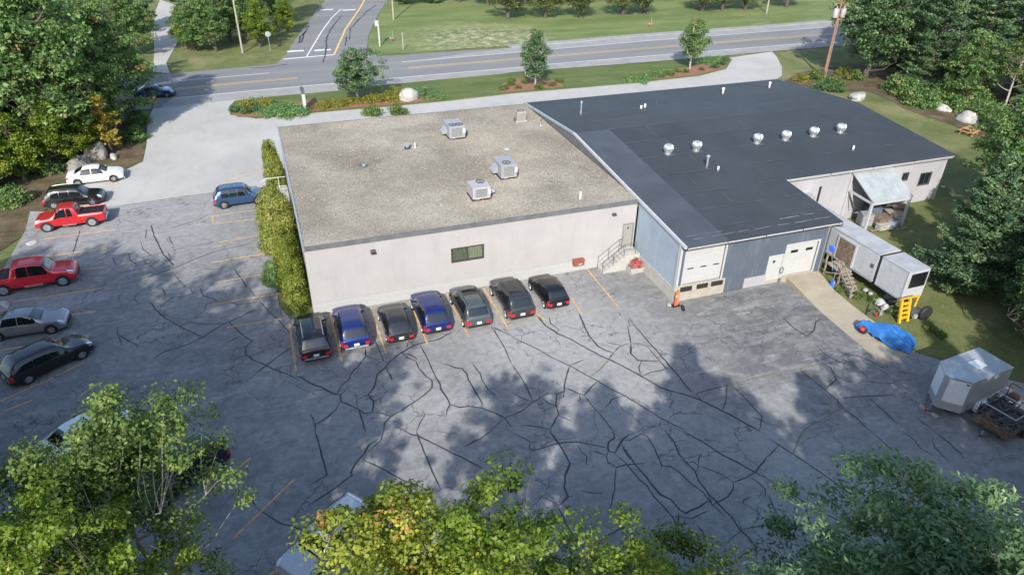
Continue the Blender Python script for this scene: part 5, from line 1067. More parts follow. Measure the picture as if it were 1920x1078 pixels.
def vehicle(label, cat, kind, paintn, L, W, H, loc, heading, name='parked_car', rails=None, windows=3, sunroof=False, glass='car_glass', tail='mid', plate=True, bumper='trim_black', bedmat='trim_black', wheelr=None, roofglass=False, clad=False, window_u=None):
    prof = PROF[kind]; xs_ = [p[0] for p in prof]; PM = MATS['paint_'+paintn]
    def sec(u): return [float(pchip(xs_, [p[k] for p in prof], u)) for k in range(1, 6)]
    PK = kind in ('ext', 'crew')
    zs_ = H/1.66 if not PK else H/1.85
    def S(u, v, s=1):
        zb, bf, tf, wb_, wt_ = sec(min(1, max(0, u))); zb = zb*zs_*.85; belt = bf*H; top = tf*H; w = W/2*wb_; wt = W/2*wt_
        belt = min(belt, top-.02)
        pts = [(0, zb), (.80*w, zb), (.955*w, zb+.05), (1.0*w, zb+.3*(belt-zb)), (1.0*w, zb+.72*(belt-zb)), (.972*w, belt), (wt+.10*(w*.972-wt), top-.13*(top-belt)), (wt*.965, top-.035*min(1, (top-belt)/.2)), (.84*wt, top-.004), (.45*wt, top+.012), (0, top+.018)]
        i = int(min(9, math.floor(v))); f = v-i; a, b = pts[i], pts[i+1]
        return Vector((-L/2+u*L, s*(a[0]+(b[0]-a[0])*f), a[1]+(b[1]-a[1])*f))
    t = thing(name, label, cat, loc, heading)
    us = []
    for i in range(len(xs_)-1):
        k = 3 if xs_[i+1]-xs_[i] > .04 else 2
        us += [xs_[i]+(xs_[i+1]-xs_[i])*j/k for j in range(k)]
    us.append(1.0)
    vv = [0, 1, 2, 3, 4, 5, 5.5, 6, 7, 8, 9, 10]; ring = [(v, 1) for v in vv]+[(v, -1) for v in vv[-2:0:-1]]; n = len(ring)
    mb = MB(); mb.add([S(u, v, s) for u in us for v, s in ring], [(i*n+k, (i+1)*n+k, (i+1)*n+(k+1) % n, i*n+(k+1) % n) for i in range(len(us)-1) for k in range(n)]+[tuple(range(n)), tuple(range((len(us)-1)*n, len(us)*n))[::-1]])
    body = mb.build('body', PM, t, smooth=True)
    def nrm(u, v, s):
        e = .01; u0, u1 = max(0, u-e), min(1, u+e); v0, v1 = max(0, v-.08), min(10, v+.08)
        a = S(u1, v, s)-S(u0, v, s); b = S(u, v1, s)-S(u, v0, s); nn = b.cross(a)*s
        if nn.length < 1e-9: return Vector((0, 0, 1))
        nn.normalize(); return nn
    def patch(nm, uA, uB, v0, v1, s, m_, off=.008, nu=6, nv=3, parent=t, both=False, th=.006):
        """region of the body surface; uA=(u0,u1) at v0, uB at v1"""
        vs_ = []; 
        sides = [(v0+(v1-v0)*j/nv, s) for j in range(nv+1)] if not both else [(v0+(10-v0)*j/nv, 1) for j in range(nv+1)]+[(10-(10-v0)*j/nv, -1) for j in range(1, nv+1)]
        m2 = len(sides)
        for i in range(nu+1):
            for j, (v, s2) in enumerate(sides):
                f = (v-v0)/(v1-v0) if not both else (v-v0)/(10-v0)
                u = (uA[0]+(uB[0]-uA[0])*f)*(1-i/nu)+(uA[1]+(uB[1]-uA[1])*f)*i/nu
                vs_.append(S(u, v, s2)+nrm(u, min(v, 9.9), s2)*off)
        q = MB(); q.add(vs_, [(i*m2+j, (i+1)*m2+j, (i+1)*m2+j+1, i*m2+j+1) for i in range(nu) for j in range(m2-1)])
        return q.build(nm, m_, parent, smooth=True)
    # glass
    uw = {'suv': (.635, .735), 'hatch': (.61, .73), 'sedan': (.605, .715), 'ext': (.657, .732), 'crew': (.667, .742)}[kind]
    patch('windshield', (uw[0]-.012, uw[1]+.004), (uw[0], uw[1]+.004), 6.6, 10, 1, glass, both=True, nu=5, nv=6)
    ur = {'suv': (.032, .112), 'hatch': (.04, .135), 'sedan': (.155, .30), 'ext': (.376, .408), 'crew': (.306, .338)}[kind]
    rg = patch('rear_window', (ur[0]+.006, ur[1]-.004), (ur[0], ur[1]), 6.9, 10, 1, glass, both=True, nu=5, nv=6)
    um = (.59, .46, .30, .15) if kind in ('suv', 'hatch') else (.60, .45, .27) if kind == 'sedan' else (.63, .525, .435) if kind == 'ext' else (.64, .50, .365)
    if window_u: um = window_u
    for s in (-1, 1):
        for k in range(len(um)-1):
            a, b = um[k+1]+.008, um[k]-.004
            fb_ = b+.095 if k == 0 else b
            rb_ = a-(.03 if k == len(um)-2 and kind == 'sedan' else 0)
            patch('side_window', (rb_, fb_), (a+(.025 if k == len(um)-2 else 0), b), 5.12, 6.55, s, 'car_glass', off=.01, nu=6, nv=3)
            if k < 2:
                dr = patch('door', (a-.004, fb_ if k else b+.07), (a-.004, b+.02 if k == 0 else b), 2.3, 5.0, s, PM, off=.007, nu=5, nv=4)
                pp = S(a+.03, 4.6, s); q = MB(); q.box(pp.x-.09, pp.x+.09, pp.y-.03, pp.y+.03, pp.z-.018, pp.z+.018); q.build('handle', PM if kind != 'sedan' else 'chrome', dr)
        pm = S(um[0]+.075, 5.25, s); q = MB(); q.hexa([(pm.x-.07, pm.y, pm.z-.02), (pm.x+.07, pm.y, pm.z-.02), (pm.x+.05, pm.y+s*.19, pm.z), (pm.x-.06, pm.y+s*.19, pm.z)], [(pm.x-.05, pm.y, pm.z+.1), (pm.x+.05, pm.y, pm.z+.1), (pm.x+.03, pm.y+s*.19, pm.z+.14), (pm.x-.05, pm.y+s*.19, pm.z+.14)]); bevel(q.build('mirror', PM, t), .03)
        # lamps
        patch('headlight', (.925, .985), (.90, .965), 4.4, 7.2, s, 'lamp_clear', off=.008, nu=4, nv=3)
        patch('taillight', (.004, .05), (.008, .045), 3.6 if kind != 'sedan' else 4.0, 5.2, s, 'tail_red', off=.010, nu=4, nv=3)
        z0, z1 = S(.0, 3.3).z, S(.0, 5).z; y0 = W/2*.60; y1 = S(.0, 4).y
        bevel(MB().box(-L/2-.02, -L/2+.05, min(s*y0, s*(y1+.005)), max(s*y0, s*(y1+.005)), z0+.02, z1).build('taillight', 'tail_red', t), .015)
        if clad:
            patch('sill_trim', (.1, .95), (.1, .95), 1.2, 2.2, s, 'trim_black', off=.008, nu=10, nv=2)
    # grille, bumpers, plate
    zz = S(1.0, 3).z; MB().box(L/2-.03, L/2+.012, -W*.3, W*.3, zz-.08, zz+.16).build('grille', 'trim_black', t); MB().box(L/2-.03, L/2+.025, -W*.36, W*.36, zz-.2, zz-.1).build('bumper', bumper if PK else PM, t)
    zr = S(0, 1).z; q = MB().box(-L/2-.045, -L/2+.06, -W*.40, W*.40, zr+.0, zr+.11).build('bumper', bumper, t); bevel(q, .03)
    if plate:
        z = S(0, 3.6).z; MB().box(-L/2-.03, -L/2+.0, -.16, .16, z-.02, z+.14).build('licence_plate', 'plate', t)
    # wheels
    r = wheelr or (.35 if kind == 'suv' else .325 if kind in ('sedan', 'hatch') else .40)
    for xw in (.185, .815) if not PK else (.20, .835):
        for s in (-1, 1):
            x = -L/2+xw*L; yo = W/2+.008
            MB().lathe([(r*1.17, -.03), (r*1.17, .004), (r*1.10, .012)], (x, s*(W/2*(.98 if PK else 1.0)), r+.02), 22, 'y').build('wheel_arch', 'trim_black', t)
            pr_ = [(r*.62, -.19), (r*.93, -.19), (r, -.15), (r, -.035), (r*.95, .008), (r*.66, .014)]
            wl = MB().lathe([(a, b*s) for a, b in pr_], (x, s*yo, r), 24, 'y').build('wheel', 'tyre', t, smooth=True)
            q = MB().lathe([(a, b*s) for a, b in ((r*.66, -.02), (r*.64, .018), (r*.58, .012), (r*.2, -.03), (r*.15, .01))], (x, s*yo, r), 20, 'y').build('rim', 'trim_black', wl, smooth=True)
            q2 = MB(); ns_ = 5 if not PK else 6
            for k in range(ns_):
                a = k*2*math.pi/ns_+.3; q2.bar((x, s*(yo+.016), r), (x+math.cos(a)*r*.63, s*(yo+.016), r+math.sin(a)*r*.63), .085, .03, up=(0, 1, 0))
            q2.lathe([(r*.66, .0), (r*.67, .022*s), (r*.60, .022*s)], (x, s*yo, r), 20, 'y'); q2.build('spokes', 'rim', wl)
    if rails:
        for s in (-1, 1):
            q = MB(); q.tube([S(u, 7.6, s)+Vector((0, 0, z)) for u, z in ((.60, .0), (.585, .045), (.45, .05), (.3, .05), (.16, .045), (.145, .0))], .022, 6); q.build('roof_rail', rails, t, smooth=True)
    if sunroof or roofglass:
        u0, u1 = (.40, .57) if sunroof else (.22, .58)
        patch('sunroof', (u0, u1), (u0, u1), 8.2, 10, 1, 'car_glass', off=.006, both=True, nu=4, nv=3)
    if not PK:
        patch('spoiler', (.105, .15), (.10, .15), 7.1, 10, 1, PM, off=.02, both=True, nu=3, nv=6) if kind != 'sedan' else None
    else:
        npl = 4; ue = .362 if kind == 'ext' else .292
        for k in range(npl):
            u0 = .022+(ue-.022)*k/npl; u1 = .022+(ue-.022)*(k+1)/npl-.006
            patch('bed_cover_panel', (u0, u1), (u0, u1), 7.5, 10, 1, bedmat, off=.02, both=True, nu=2, nv=4)
        for s in (-1, 1):
            q = MB(); q.tube([S(u, 7.1, s)+Vector((0, 0, .03)) for u in (.02, ue*.35, ue*.7, ue)], .03, 6); q.build('bed_rail', PM, t, smooth=True); MB().box(-L/2+.42*L, -L/2+.62*L, min(s*W*.44, s*W*.51), max(s*W*.44, s*W*.51), .36, .42).build('running_board', 'chrome', t)
    wipe = S(uw[1], 10); MB().bar((wipe.x+.02, -.5, wipe.z+.01), (wipe.x-.1, .05, wipe.z+.06), .02, .02).build('wiper', 'trim_black', t)
    return t
def row(px_, py_, heading=90.0, L=4.6, rear=True):
    """centre from the pixel of the rear bumper middle on the ground"""
    p = G(px_, py_); h = rad(heading); return Vector((p.x+math.cos(h)*L/2, p.y+math.sin(h)*L/2, gz(p.x, p.y)))
FR = [('black suv with silver roof rails nearest the hedge in the wall row', 'suv', 'black', 4.65, 1.89, 1.66, 596, 674, 90.5, dict(rails='chrome', roofglass=True, bumper='chrome')),
      ('bright blue suv in the wall row between black suv and small dark hatchback', 'suv', 'blue', 4.52, 1.84, 1.68, 671, 654, 91, dict(bumper='galv')),
      ('small charcoal hatchback between the two blue cars', 'hatch', 'charcoal', 4.05, 1.72, 1.50, 754, 640, 90.5, dict()),
      ('deep blue suv parked between hatchback and grey-green suv', 'suv', 'blue2', 4.55, 1.84, 1.69, 823, 624, 90.5, dict()),
      ('grey-green suv with roof rails and sunroof in the wall row', 'suv', 'greygreen', 4.6, 1.80, 1.70, 899, 613, 90.5, dict(rails='trim_black', sunroof=True)),
      ('dark grey suv with roof rails and long sunroof by the wall', 'suv', 'darkgrey', 4.75, 1.86, 1.74, 980, 597, 90.5, dict(rails='trim_black', roofglass=True)),
      ('short black hatchback at the stairs end of the wall row', 'hatch', 'black', 3.95, 1.71, 1.52, 1048, 576, 91.5, dict())]
for lb, kd, pn, L, W, H, px_, py_, hd, kw in FR: vehicle(lb, 'car', kd, pn, L, W, H, row(px_, py_+7, hd, L), rad(hd), **kw)
def mid(pa, pb): a, b = G(*pa), G(*pb); return (a+b)/2
vehicle('white sedan parked by boulders at the driveway edge', 'car', 'sedan', 'white', 4.75, 1.84, 1.46, (-15.85, 71.6, 0), rad(2), bumper='paint_white')
vehicle('black wagon with silver trim squeezed behind the red pickup', 'car', 'suv', 'black', 4.75, 1.85, 1.6, (-16.9, 66.6, 0), rad(-2), rails='chrome')
vehicle('red extended-cab pickup with black bed cover beside the black wagon', 'pickup', 'ext', 'red', 5.15, 1.9, 1.8, (-16.45, 62.1, 0), rad(180.5), name='parked_pickup', bumper='chrome')
vehicle('bright red crew-cab pickup between two empty yellow-lined stalls', 'pickup', 'crew', 'red2', 5.75, 2.0, 1.92, (-17.5, 52.35, 0), rad(3), name='parked_pickup', bumper='chrome')
vehicle('grey metallic sedan parked beside the black crossover', 'car', 'sedan', 'grey', 4.8, 1.83, 1.47, (-16.7, 46.1, 0), rad(-2), glass='car_glass_pale')
vehicle('glossy black crossover parked askew beside the grey sedan', 'car', 'hatch', 'black', 4.85, 1.9, 1.56, (-14.75, 41.55, 0), rad(33))
vehicle('navy blue suv nosed in beside the yellow-green hedge', 'car', 'suv', 'navy', 4.45, 1.76, 1.66, (-3.25, 62.35, 0), rad(3), rails='trim_black')
vehicle('white sedan half hidden under the olive tree', 'car', 'sedan', 'white', 4.7, 1.82, 1.46, (-11.6, 33.6, 0), rad(38))
vehicle('black suv with pale roof rails half under the olive tree', 'car', 'suv', 'black', 4.8, 1.88, 1.7, (-6.9, 29.0, 0), rad(216), rails='chrome')
vehicle('silver suv with green-tinted windshield under the yellow-leaved trees', 'car', 'suv', 'silver', 4.9, 1.9, 1.75, (-0.35, 22.5, 0), rad(216), rails='trim_black', sunroof=True)
vehicle('dark blue car on the road glimpsed through the left trees', 'car', 'sedan', 'navy', 4.7, 1.82, 1.46, tuple(G(292, 181)), rad(-4))
# ------------------------------------------------------------------ vegetation
def foliage(name, cols, trans=0.35, rough=0.5, spec=0.35):
    M = bpy.data.materials.new(name); M.use_nodes = True; n = M.node_tree.nodes; l = M.node_tree.links; b = n['Principled BSDF']; out = n['Material Output']
    at_ = n.new('ShaderNodeAttribute'); at_.attribute_name = 'rnd'; r = n.new('ShaderNodeValToRGB')
    els = r.color_ramp.elements
    for i, (p, c) in enumerate(cols):
        e = els[i] if i < 2 else els.new(p); e.position = p; e.color = (*c, 1)
    l.new(at_.outputs['Fac'], r.inputs[0]); l.new(r.outputs[0], b.inputs['Base Color'])
    b.inputs['Roughness'].default_value = rough; b.inputs['Specular IOR Level'].default_value = spec
    tr = n.new('ShaderNodeBsdfTranslucent'); hm = n.new('ShaderNodeMix'); hm.data_type = 'RGBA'; hm.blend_type = 'MULTIPLY'; hm.inputs[0].default_value = 1; hm.inputs[7].default_value = (1.25, 1.35, .6, 1)
    l.new(r.outputs[0], hm.inputs[6]); l.new(hm.outputs[2], tr.inputs[0])
    mx = n.new('ShaderNodeMixShader'); mx.inputs[0].default_value = trans; l.new(b.outputs[0], mx.inputs[1]); l.new(tr.outputs[0], mx.inputs[2]); l.new(mx.outputs[0], out.inputs['Surface']); MATS[name] = M
foliage('leaf_green', [(0, (.06, .12, .04)), (.5, (.14, .235, .075)), (.95, (.23, .345, .11)), (1, (.34, .24, .1))])
foliage('leaf_deep', [(0, (.05, .105, .05)), (.5, (.11, .19, .08)), (1, (.2, .29, .125))])
foliage('leaf_lime', [(0, (.07, .12, .015)), (.5, (.15, .225, .025)), (.9, (.25, .32, .035)), (1, (.36, .34, .04))], .4)
foliage('leaf_olive', [(0, (.075, .12, .03)), (.5, (.13, .20, .05)), (.95, (.22, .28, .075)), (1, (.36, .27, .07))], .35)
foliage('leaf_yellow', [(0, (.11, .15, .02)), (.5, (.22, .27, .035)), (.8, (.38, .38, .05)), (.95, (.46, .42, .07)), (1, (.4, .16, .06))], .4)
foliage('leaf_gold', [(0, (.22, .19, .03)), (.5, (.38, .30, .05)), (1, (.5, .38, .09))], .4)
foliage('leaf_gloss', [(0, (.05, .105, .04)), (.5, (.105, .185, .07)), (.9, (.17, .26, .11)), (1, (.3, .35, .15))], .25, .40, .45)
foliage('needle', [(0, (.05, .105, .055)), (.5, (.115, .19, .09)), (.9, (.2, .29, .135)), (1, (.27, .36, .17))], .25)
foliage('leaf_apple', [(0, (.07, .10, .035)), (.5, (.12, .155, .05)), (1, (.2, .21, .08))], .3)
foliage('cedar', [(0, (.08, .11, .014)), (.5, (.18, .215, .028)), (1, (.29, .32, .055))], .2)
foliage('cedar_pale', [(0, (.13, .155, .028)), (.5, (.25, .275, .055)), (.88, (.35, .35, .09)), (1, (.40, .28, .12))], .25)
foliage('shrub_yellow', [(0, (.12, .14, .02)), (.5, (.25, .25, .04)), (1, (.42, .36, .08))], .3)
foliage('ground_juniper', [(0, (.09, .17, .06)), (.5, (.13, .24, .08)), (1, (.19, .31, .12))], .2)
foliage('flower_pink', [(0, (.55, .04, .05)), (.4, (.6, .10, .06)), (.7, (.65, .25, .45)), (1, (.7, .4, .6))], .3)
mat('bark', (0.085, 0.07, 0.055), .9, var=.35, scale=5, bump=.6, bscale=12); mat('bark_pale', (0.32, 0.30, 0.265), .85, var=.25, scale=4, bump=.4, bscale=12)

def leaf_mesh(name, C, Nn, size, asp, rnd, material, R=RNG, tang=None, fold=.18):
    N_ = len(C); Nn = Nn/np.maximum(1e-6, np.linalg.norm(Nn, axis=1, keepdims=True))
    t = R.normal(size=(N_, 3)) if tang is None else tang
    t = t-Nn*(t*Nn).sum(1, keepdims=True); t /= np.maximum(1e-6, np.linalg.norm(t, axis=1, keepdims=True)); b = np.cross(Nn, t)
    sz = size[:, None]
    v = np.empty((N_, 4, 3)); v[:, 0] = C-t*sz*.5; v[:, 1] = C+b*sz*asp*.5+Nn*sz*fold+t*sz*.06; v[:, 2] = C+t*sz*.5; v[:, 3] = C-b*sz*asp*.5+Nn*sz*fold+t*sz*.06
    me = bpy.data.meshes.new(name); me.vertices.add(4*N_); me.vertices.foreach_set('co', v.reshape(-1).astype(np.float32))
    me.loops.add(4*N_); me.loops.foreach_set('vertex_index', np.arange(4*N_, dtype=np.int32)); me.polygons.add(N_); me.polygons.foreach_set('loop_start', np.arange(0, 4*N_, 4, dtype=np.int32))
    me.update(calc_edges=True)
    a = me.attributes.new('rnd', 'FLOAT', 'FACE'); a.data.foreach_set('value', np.clip(rnd, 0, 1).astype(np.float32)); me.materials.append(MATS[material]); return me
def unit(n, R): v = R.normal(size=(n, 3)); return v/np.linalg.norm(v, axis=1, keepdims=True)
def clump_leaves(centres, radii, per, R, lsize, flat=.55, up=.55, clvar=.22):
    K = len(centres); N_ = K*per; idx = np.repeat(np.arange(K), per); d = unit(N_, R); rr = R.random(N_)**.45
    off = d*rr[:, None]*radii[idx][:, None]; off[:, 2] *= flat
    C = centres[idx]+off; Nn = d*.55+np.array([0, 0, up])+R.normal(size=(N_, 3))*.38
    size = lsize*R.uniform(.65, 1.3, N_); cv = R.normal(size=K)*clvar; rnd = .45+cv[idx]+R.normal(size=N_)*.16
    return C, Nn, size, rnd
def curve_to(a, b, n, sag, R):
    a = np.array(a, float); b = np.array(b, float); f = np.linspace(0, 1, n)[:, None]
    p = a+(b-a)*f; p[:, 2] += (sag*4*f*(1-f))[:, 0]; p[1:-1] += R.normal(size=(n-2, 3))*.05*np.linalg.norm(b-a)*.35; return [tuple(q) for q in p]
MESHES = {}
def make_broadleaf(key, h, cr, base=.3, n_cl=130, per=55, lsize=.24, leaf='leaf_green', bark='bark', seed=1, asp=.6, flat=.55, crad=(.5, .95), shape=1.0, r0=None, multi=1, up=.55, lobes=5, clvar=.22, inner=.45, twig=1.0, lobamp=.38):
    R = np.random.default_rng(seed); mb = MB(); r0 = r0 or h*.017+.05
    zc = h*(base+1)/2; hz = h*(1-base)/2
    lob = unit(lobes, R); la = R.uniform(.1, lobamp, lobes)
    cents = []; tries = 0
    while len(cents) < n_cl and tries < 20000:
        tries += 1
        d = unit(1, R)[0]; k = .72+sum(a*max(0, float(d@l))**2 for a, l in zip(la, lob))
        rr = R.random()**inner
        z = d[2]*rr*k; taper = (1-.45*max(0, z))**shape if shape > 0 else 1.0
        c = np.array([d[0]*rr*k*cr*taper, d[1]*rr*k*cr*taper, zc+z*hz])
        if c[2] > h or c[2] < h*base*.8: continue
        if all(np.linalg.norm(c-q) > .55*crad[0] for q in cents): cents.append(c)
    for k in range(14): cents.append(np.array([R.normal()*cr*.16, R.normal()*cr*.16, h*R.uniform(.8, .97)]))
    cents = np.array(cents)
    # trunk(s) and limbs
    limbs = []
    for t_ in range(multi):
        an = 2*math.pi*t_/multi+R.random(); sp = 0 if multi == 1 else cr*.28
        tp = [(0, 0, -.2)]+[(sp*f*math.cos(an)+R.normal()*.06*h*.15, sp*f*math.sin(an)+R.normal()*.06*h*.15, h*.8*f) for f in (.15, .3, .45, .6, .75, .9, 1)]
        mb.tube(tp, [r0*1.25*(1-.9*i/(len(tp)-1))+.012 for i in range(len(tp))], 8, cap=False); limbs += [np.array(p) for p in tp[2:]]
    limbs_n = 8+int(cr*1.5); ends = []
    for k in range(limbs_n):
        z0 = h*(base*.75+(.8-base*.75)*(k+.5)/limbs_n); i = int(R.integers(0, multi)); an = k*2.4+R.random()
        rad_ = cr*.72*(1-.55*max(0, (z0/h-.5)*2)**1.5); e = np.array([rad_*math.cos(an), rad_*math.sin(an), min(h*.86, z0+rad_*R.uniform(.35, .75))])
        st_ = min((q for q in limbs[:8*multi]), key=lambda q: abs(q[2]-z0)); st_ = np.array([st_[0], st_[1], z0])
        cpts = curve_to(st_, e, 6, -.08*rad_, R); mb.tube(cpts, [r0*.5*(1-.85*i/5)+.01 for i in range(6)], 5, cap=False); ends += [np.array(p) for p in cpts[2:]]
    allp = np.array(ends+limbs); used = np.zeros(len(allp))
    for c in cents:
        dd = np.linalg.norm(allp-c, axis=1)+np.maximum(0, allp[:, 2]-c[2])*1.5+used*.35; ia = int(np.argmin(dd)); a = allp[ia]
        if used[ia] > 4: continue
        used[ia] += 1
        mb.tube(curve_to(a, c, 4, .05, R), [.035*twig, .025*twig, .018*twig, .008*twig], 3, cap=False)
    C, Nn, S_, rn = clump_leaves(cents, R.uniform(*crad, len(cents)), per, R, lsize, flat, up, clvar)
    me = leaf_mesh(key+'_leaves', C, Nn, S_, asp, rn, leaf, R)
    tr = mb.build('trunk', bark, fix=False, smooth=True); td = tr.data; bpy.data.objects.remove(tr); MESHES[key] = (td, me, h)
def make_pine(key, h, cr, seed=1, base=.15, leaf='needle', dens=1.0, bl=.34, droop=.1, step=.62, conic=1.0):
    R = np.random.default_rng(seed); mb = MB(); r0 = h*.013+.06; mb.tube([(0, 0, -.2), (.05, 0, h*.5), (0, 0.05, h)], [r0*1.2, r0*.7, .02], 8, cap=False)
    Cs = []; Ns = []; Ts = []; cv = []
    z = h*base
    while z < h-.25:
        f = (z-h*base)/(h*(1-base)); rmax = cr*((1-f)**conic*.92+.08)*(.75 if f < .08 else 1); nb = int(R.integers(4, 7)); a0 = R.random()*6.28
        for k in range(nb):
            an = a0+k*6.283/nb+R.normal()*.2; L_ = rmax*R.uniform(.6, 1.12); rise = L_*(R.uniform(.12, .38) if f > .4 else R.uniform(-.05, .25))
            st_ = np.array([0, 0, z]); e = np.array([L_*math.cos(an), L_*math.sin(an), z+rise]); mb.tube(curve_to(st_, e, 4, -droop*L_*.3, R), [.045, .035, .022, .008], 4, cap=False)
            m_ = max(10, int(L_*34*dens)); t = R.random(m_)**.65*.85+.17; sd = np.array([-math.sin(an), math.cos(an), 0]); sp = R.normal(size=m_)*.30*L_*(.4+.6*(1-abs(t-.6)))*.55
            p = st_+(e-st_)*t[:, None]+sd*sp[:, None]; p[:, 2] += -droop*L_*.3*4*t*(1-t)+R.normal(size=m_)*.09-abs(sp)*.1
            out = (e-st_)/max(L_, .1); tg = out*.8+sd*np.sign(sp)[:, None]*R.random(m_)[:, None]*.9+np.array([0, 0, .35])+R.normal(size=(m_, 3))*.35
            Cs.append(p); Ts.append(tg); Ns.append(np.array([0, 0, 1.0])+R.normal(size=(m_, 3))*.45); cv.append(np.full(m_, R.normal()*.2))
        z += step*R.uniform(.75, 1.25)*(1.1-.5*f)
    m_ = 60; p = np.stack([R.normal(size=m_)*.12, R.normal(size=m_)*.12, h-.9*R.random(m_)], 1); Cs.append(p); Ts.append(np.array([0, 0, 1.])+R.normal(size=(m_, 3))*.4); Ns.append(R.normal(size=(m_, 3))); cv.append(np.zeros(m_))
    C = np.concatenate(Cs); T = np.concatenate(Ts); Nn = np.concatenate(Ns); cv = np.concatenate(cv); N_ = len(C)
    # each spray is two crossed blades
    C2 = np.repeat(C, 2, 0)+R.normal(size=(2*N_, 3))*.05; me = leaf_mesh(key+'_needles', C2, np.repeat(Nn, 2, 0)+R.normal(size=(2*N_, 3))*.5, bl*R.uniform(.7, 1.3, 2*N_), .36, .48+np.repeat(cv, 2)+R.normal(size=2*N_)*.15, leaf, R, tang=np.repeat(T, 2, 0)+R.normal(size=(2*N_, 3))*.3)
    tr = mb.build('trunk', 'bark', fix=False, smooth=True); td = tr.data; bpy.data.objects.remove(tr); MESHES[key] = (td, me, h)
def plant(key, x, y, label, cat='tree', name='tree', scale=1.0, rz=None, group=None, z=None, parts=('trunk', 'crown'), sx=1.0):
    td, me, h = MESHES[key]; t = thing(name, label, cat, (x, y, gz(x, y)-.03 if z is None else z), random.uniform(0, 6.28) if rz is None else rz, group); t.scale = (scale*sx, scale*sx, scale)
    for nm, d_ in zip(parts, (td, me)):
        o = bpy.data.objects.new(nm, d_); COL.objects.link(o); o.parent = t
    return t
def make_shrub(key, r, h, n_cl, per, lsize, leaf, seed, asp=.6, flat=.8, col=False, crad=None, ell=1.0, up=.45):
    R = np.random.default_rng(seed); cents = []
    for _ in range(n_cl):
        d = unit(1, R)[0]; d[2] = abs(d[2]); rr = R.random()**.4
        if col:
            zz_ = R.random(); rad_ = r*(1-(zz_**3)*.7)*(.82+.18*min(1, zz_*6))*R.uniform(.8, 1.05); an = R.random()*6.28; cents.append([rad_*math.cos(an)*math.sqrt(R.random()*.5+.5), rad_*math.sin(an)*math.sqrt(R.random()*.5+.5), zz_*h])
        else: cents.append([d[0]*r*rr*ell, d[1]*r*rr, d[2]*h*rr*.9+.05])
    cents = np.array(cents); cr_ = crad or (r*.28, r*.45); C, Nn, S_, rn = clump_leaves(cents, R.uniform(*cr_, n_cl), per, R, lsize, flat, up)
    if col: Nn = Nn+np.concatenate([C[:, :2]*.8, np.zeros((len(C), 1))], 1)
    me = leaf_mesh(key+'_leaves', C, Nn, S_, asp, rn, leaf, R); mb = MB()
    for k in range(6):
        an = k*1.05+R.random(); mb.tube([(0, 0, -.1), (r*.25*math.cos(an), r*.25*math.sin(an), h*.4), (r*.5*math.cos(an), r*.5*math.sin(an), h*.75)], [.04, .025, .01], 4, cap=False)
    tr = mb.build('stems', 'bark', fix=False); td = tr.data; bpy.data.objects.remove(tr); MESHES[key] = (td, me, h)

# -- prototypes for the woods
make_broadleaf('maple_a', 14, 4.9, .04, 330, 46, .33, 'leaf_green', seed=11, crad=(.55, 1.05)); make_broadleaf('maple_b', 16, 5.2, .05, 360, 46, .34, 'leaf_deep', seed=12, crad=(.6, 1.1)); make_broadleaf('maple_c', 11, 4.2, .03, 260, 48, .30, 'leaf_green', seed=13, crad=(.5, .95)); make_broadleaf('lime_a', 7, 2.6, .08, 120, 52, .24, 'leaf_lime', seed=14, crad=(.45, .85)); make_broadleaf('birch', 9, 2.2, .35, 60, 40, .22, 'leaf_olive', 'bark_pale', seed=15, crad=(.4, .8), r0=.1)
make_pine('pine_a', 18, 4.6, 21, base=.05, dens=1.25); make_pine('pine_b', 15, 4.0, 22, base=.03, dens=1.3); make_pine('pine_c', 20, 3.6, 23, conic=1.1)
make_broadleaf('gold', 5, 1.1, .1, 45, 45, .2, 'leaf_gold', seed=16, crad=(.3, .6))
W1 = 'broadleaf tree in the woods left of the driveway'; grpL, grpR = 'trees in the left woods', 'trees in the right woods'
for key, x, y, s, lb in (('maple_a', -19.8, 79.6, 1.25, 'spreading green maple above the boulders left of the driveway'), ('maple_a', -15.5, 88, 1.0, 'green maple whose crown hangs over the driveway mouth'), ('maple_c', -28, 68, .8, 'leafy tree standing behind the black wagon'), ('pine_a', -29.5, 75, 1.05, 'tall pine deep in the left woods behind the maple'), ('maple_b', -27, 84, 1.05, 'dark tree rising behind the lime saplings'), ('pine_b', -32.5, 70, 1.1, 'pale-tipped pine at the frame edge of the left woods'), ('maple_b', -21, 94, 1.0, 'dark tree in the left woods closest to the road'),
                          ('pine_a', -34, 90, 1.1, 'tall pine at the back of the left woods'), ('maple_a', -16.6, 82.5, .8, 'small green tree in front of the driveway maple'), ('pine_b', -25, 90, 1.0, 'dense pine between dark trees near the road'), ('maple_a', -31, 100, 1.1, 'large maple beside the main road in the left woods'), ('maple_b', -38, 79, 1.1, 'broad dark tree far back in the left woods'), ('pine_c', -40, 98, 1.0, 'narrow tall pine far back in the left woods'), ('maple_c', -25.5, 77.5, .8, 'bushy green tree just behind the lime saplings')):
    plant(key, x, y, lb, scale=s, group=grpL)
for x, y, s, lb in ((-22.2, 73.4, .95, 'lime-green sapling behind the broad dark boulder'), (-19.6, 76.0, .95, 'lime-green sapling behind the tall grey boulder'), (-24.8, 71.6, .95, 'lime-green sapling at the woods edge behind the black wagon'), (-17.6, 78.4, .75, 'lime-green sapling beside the golden one')): plant('lime_a', x, y, lb, scale=s, name='sapling', group=grpL)
plant('gold', -15.4, 78.9, 'golden yellow sapling at the driveway edge', scale=1.2, name='sapling')
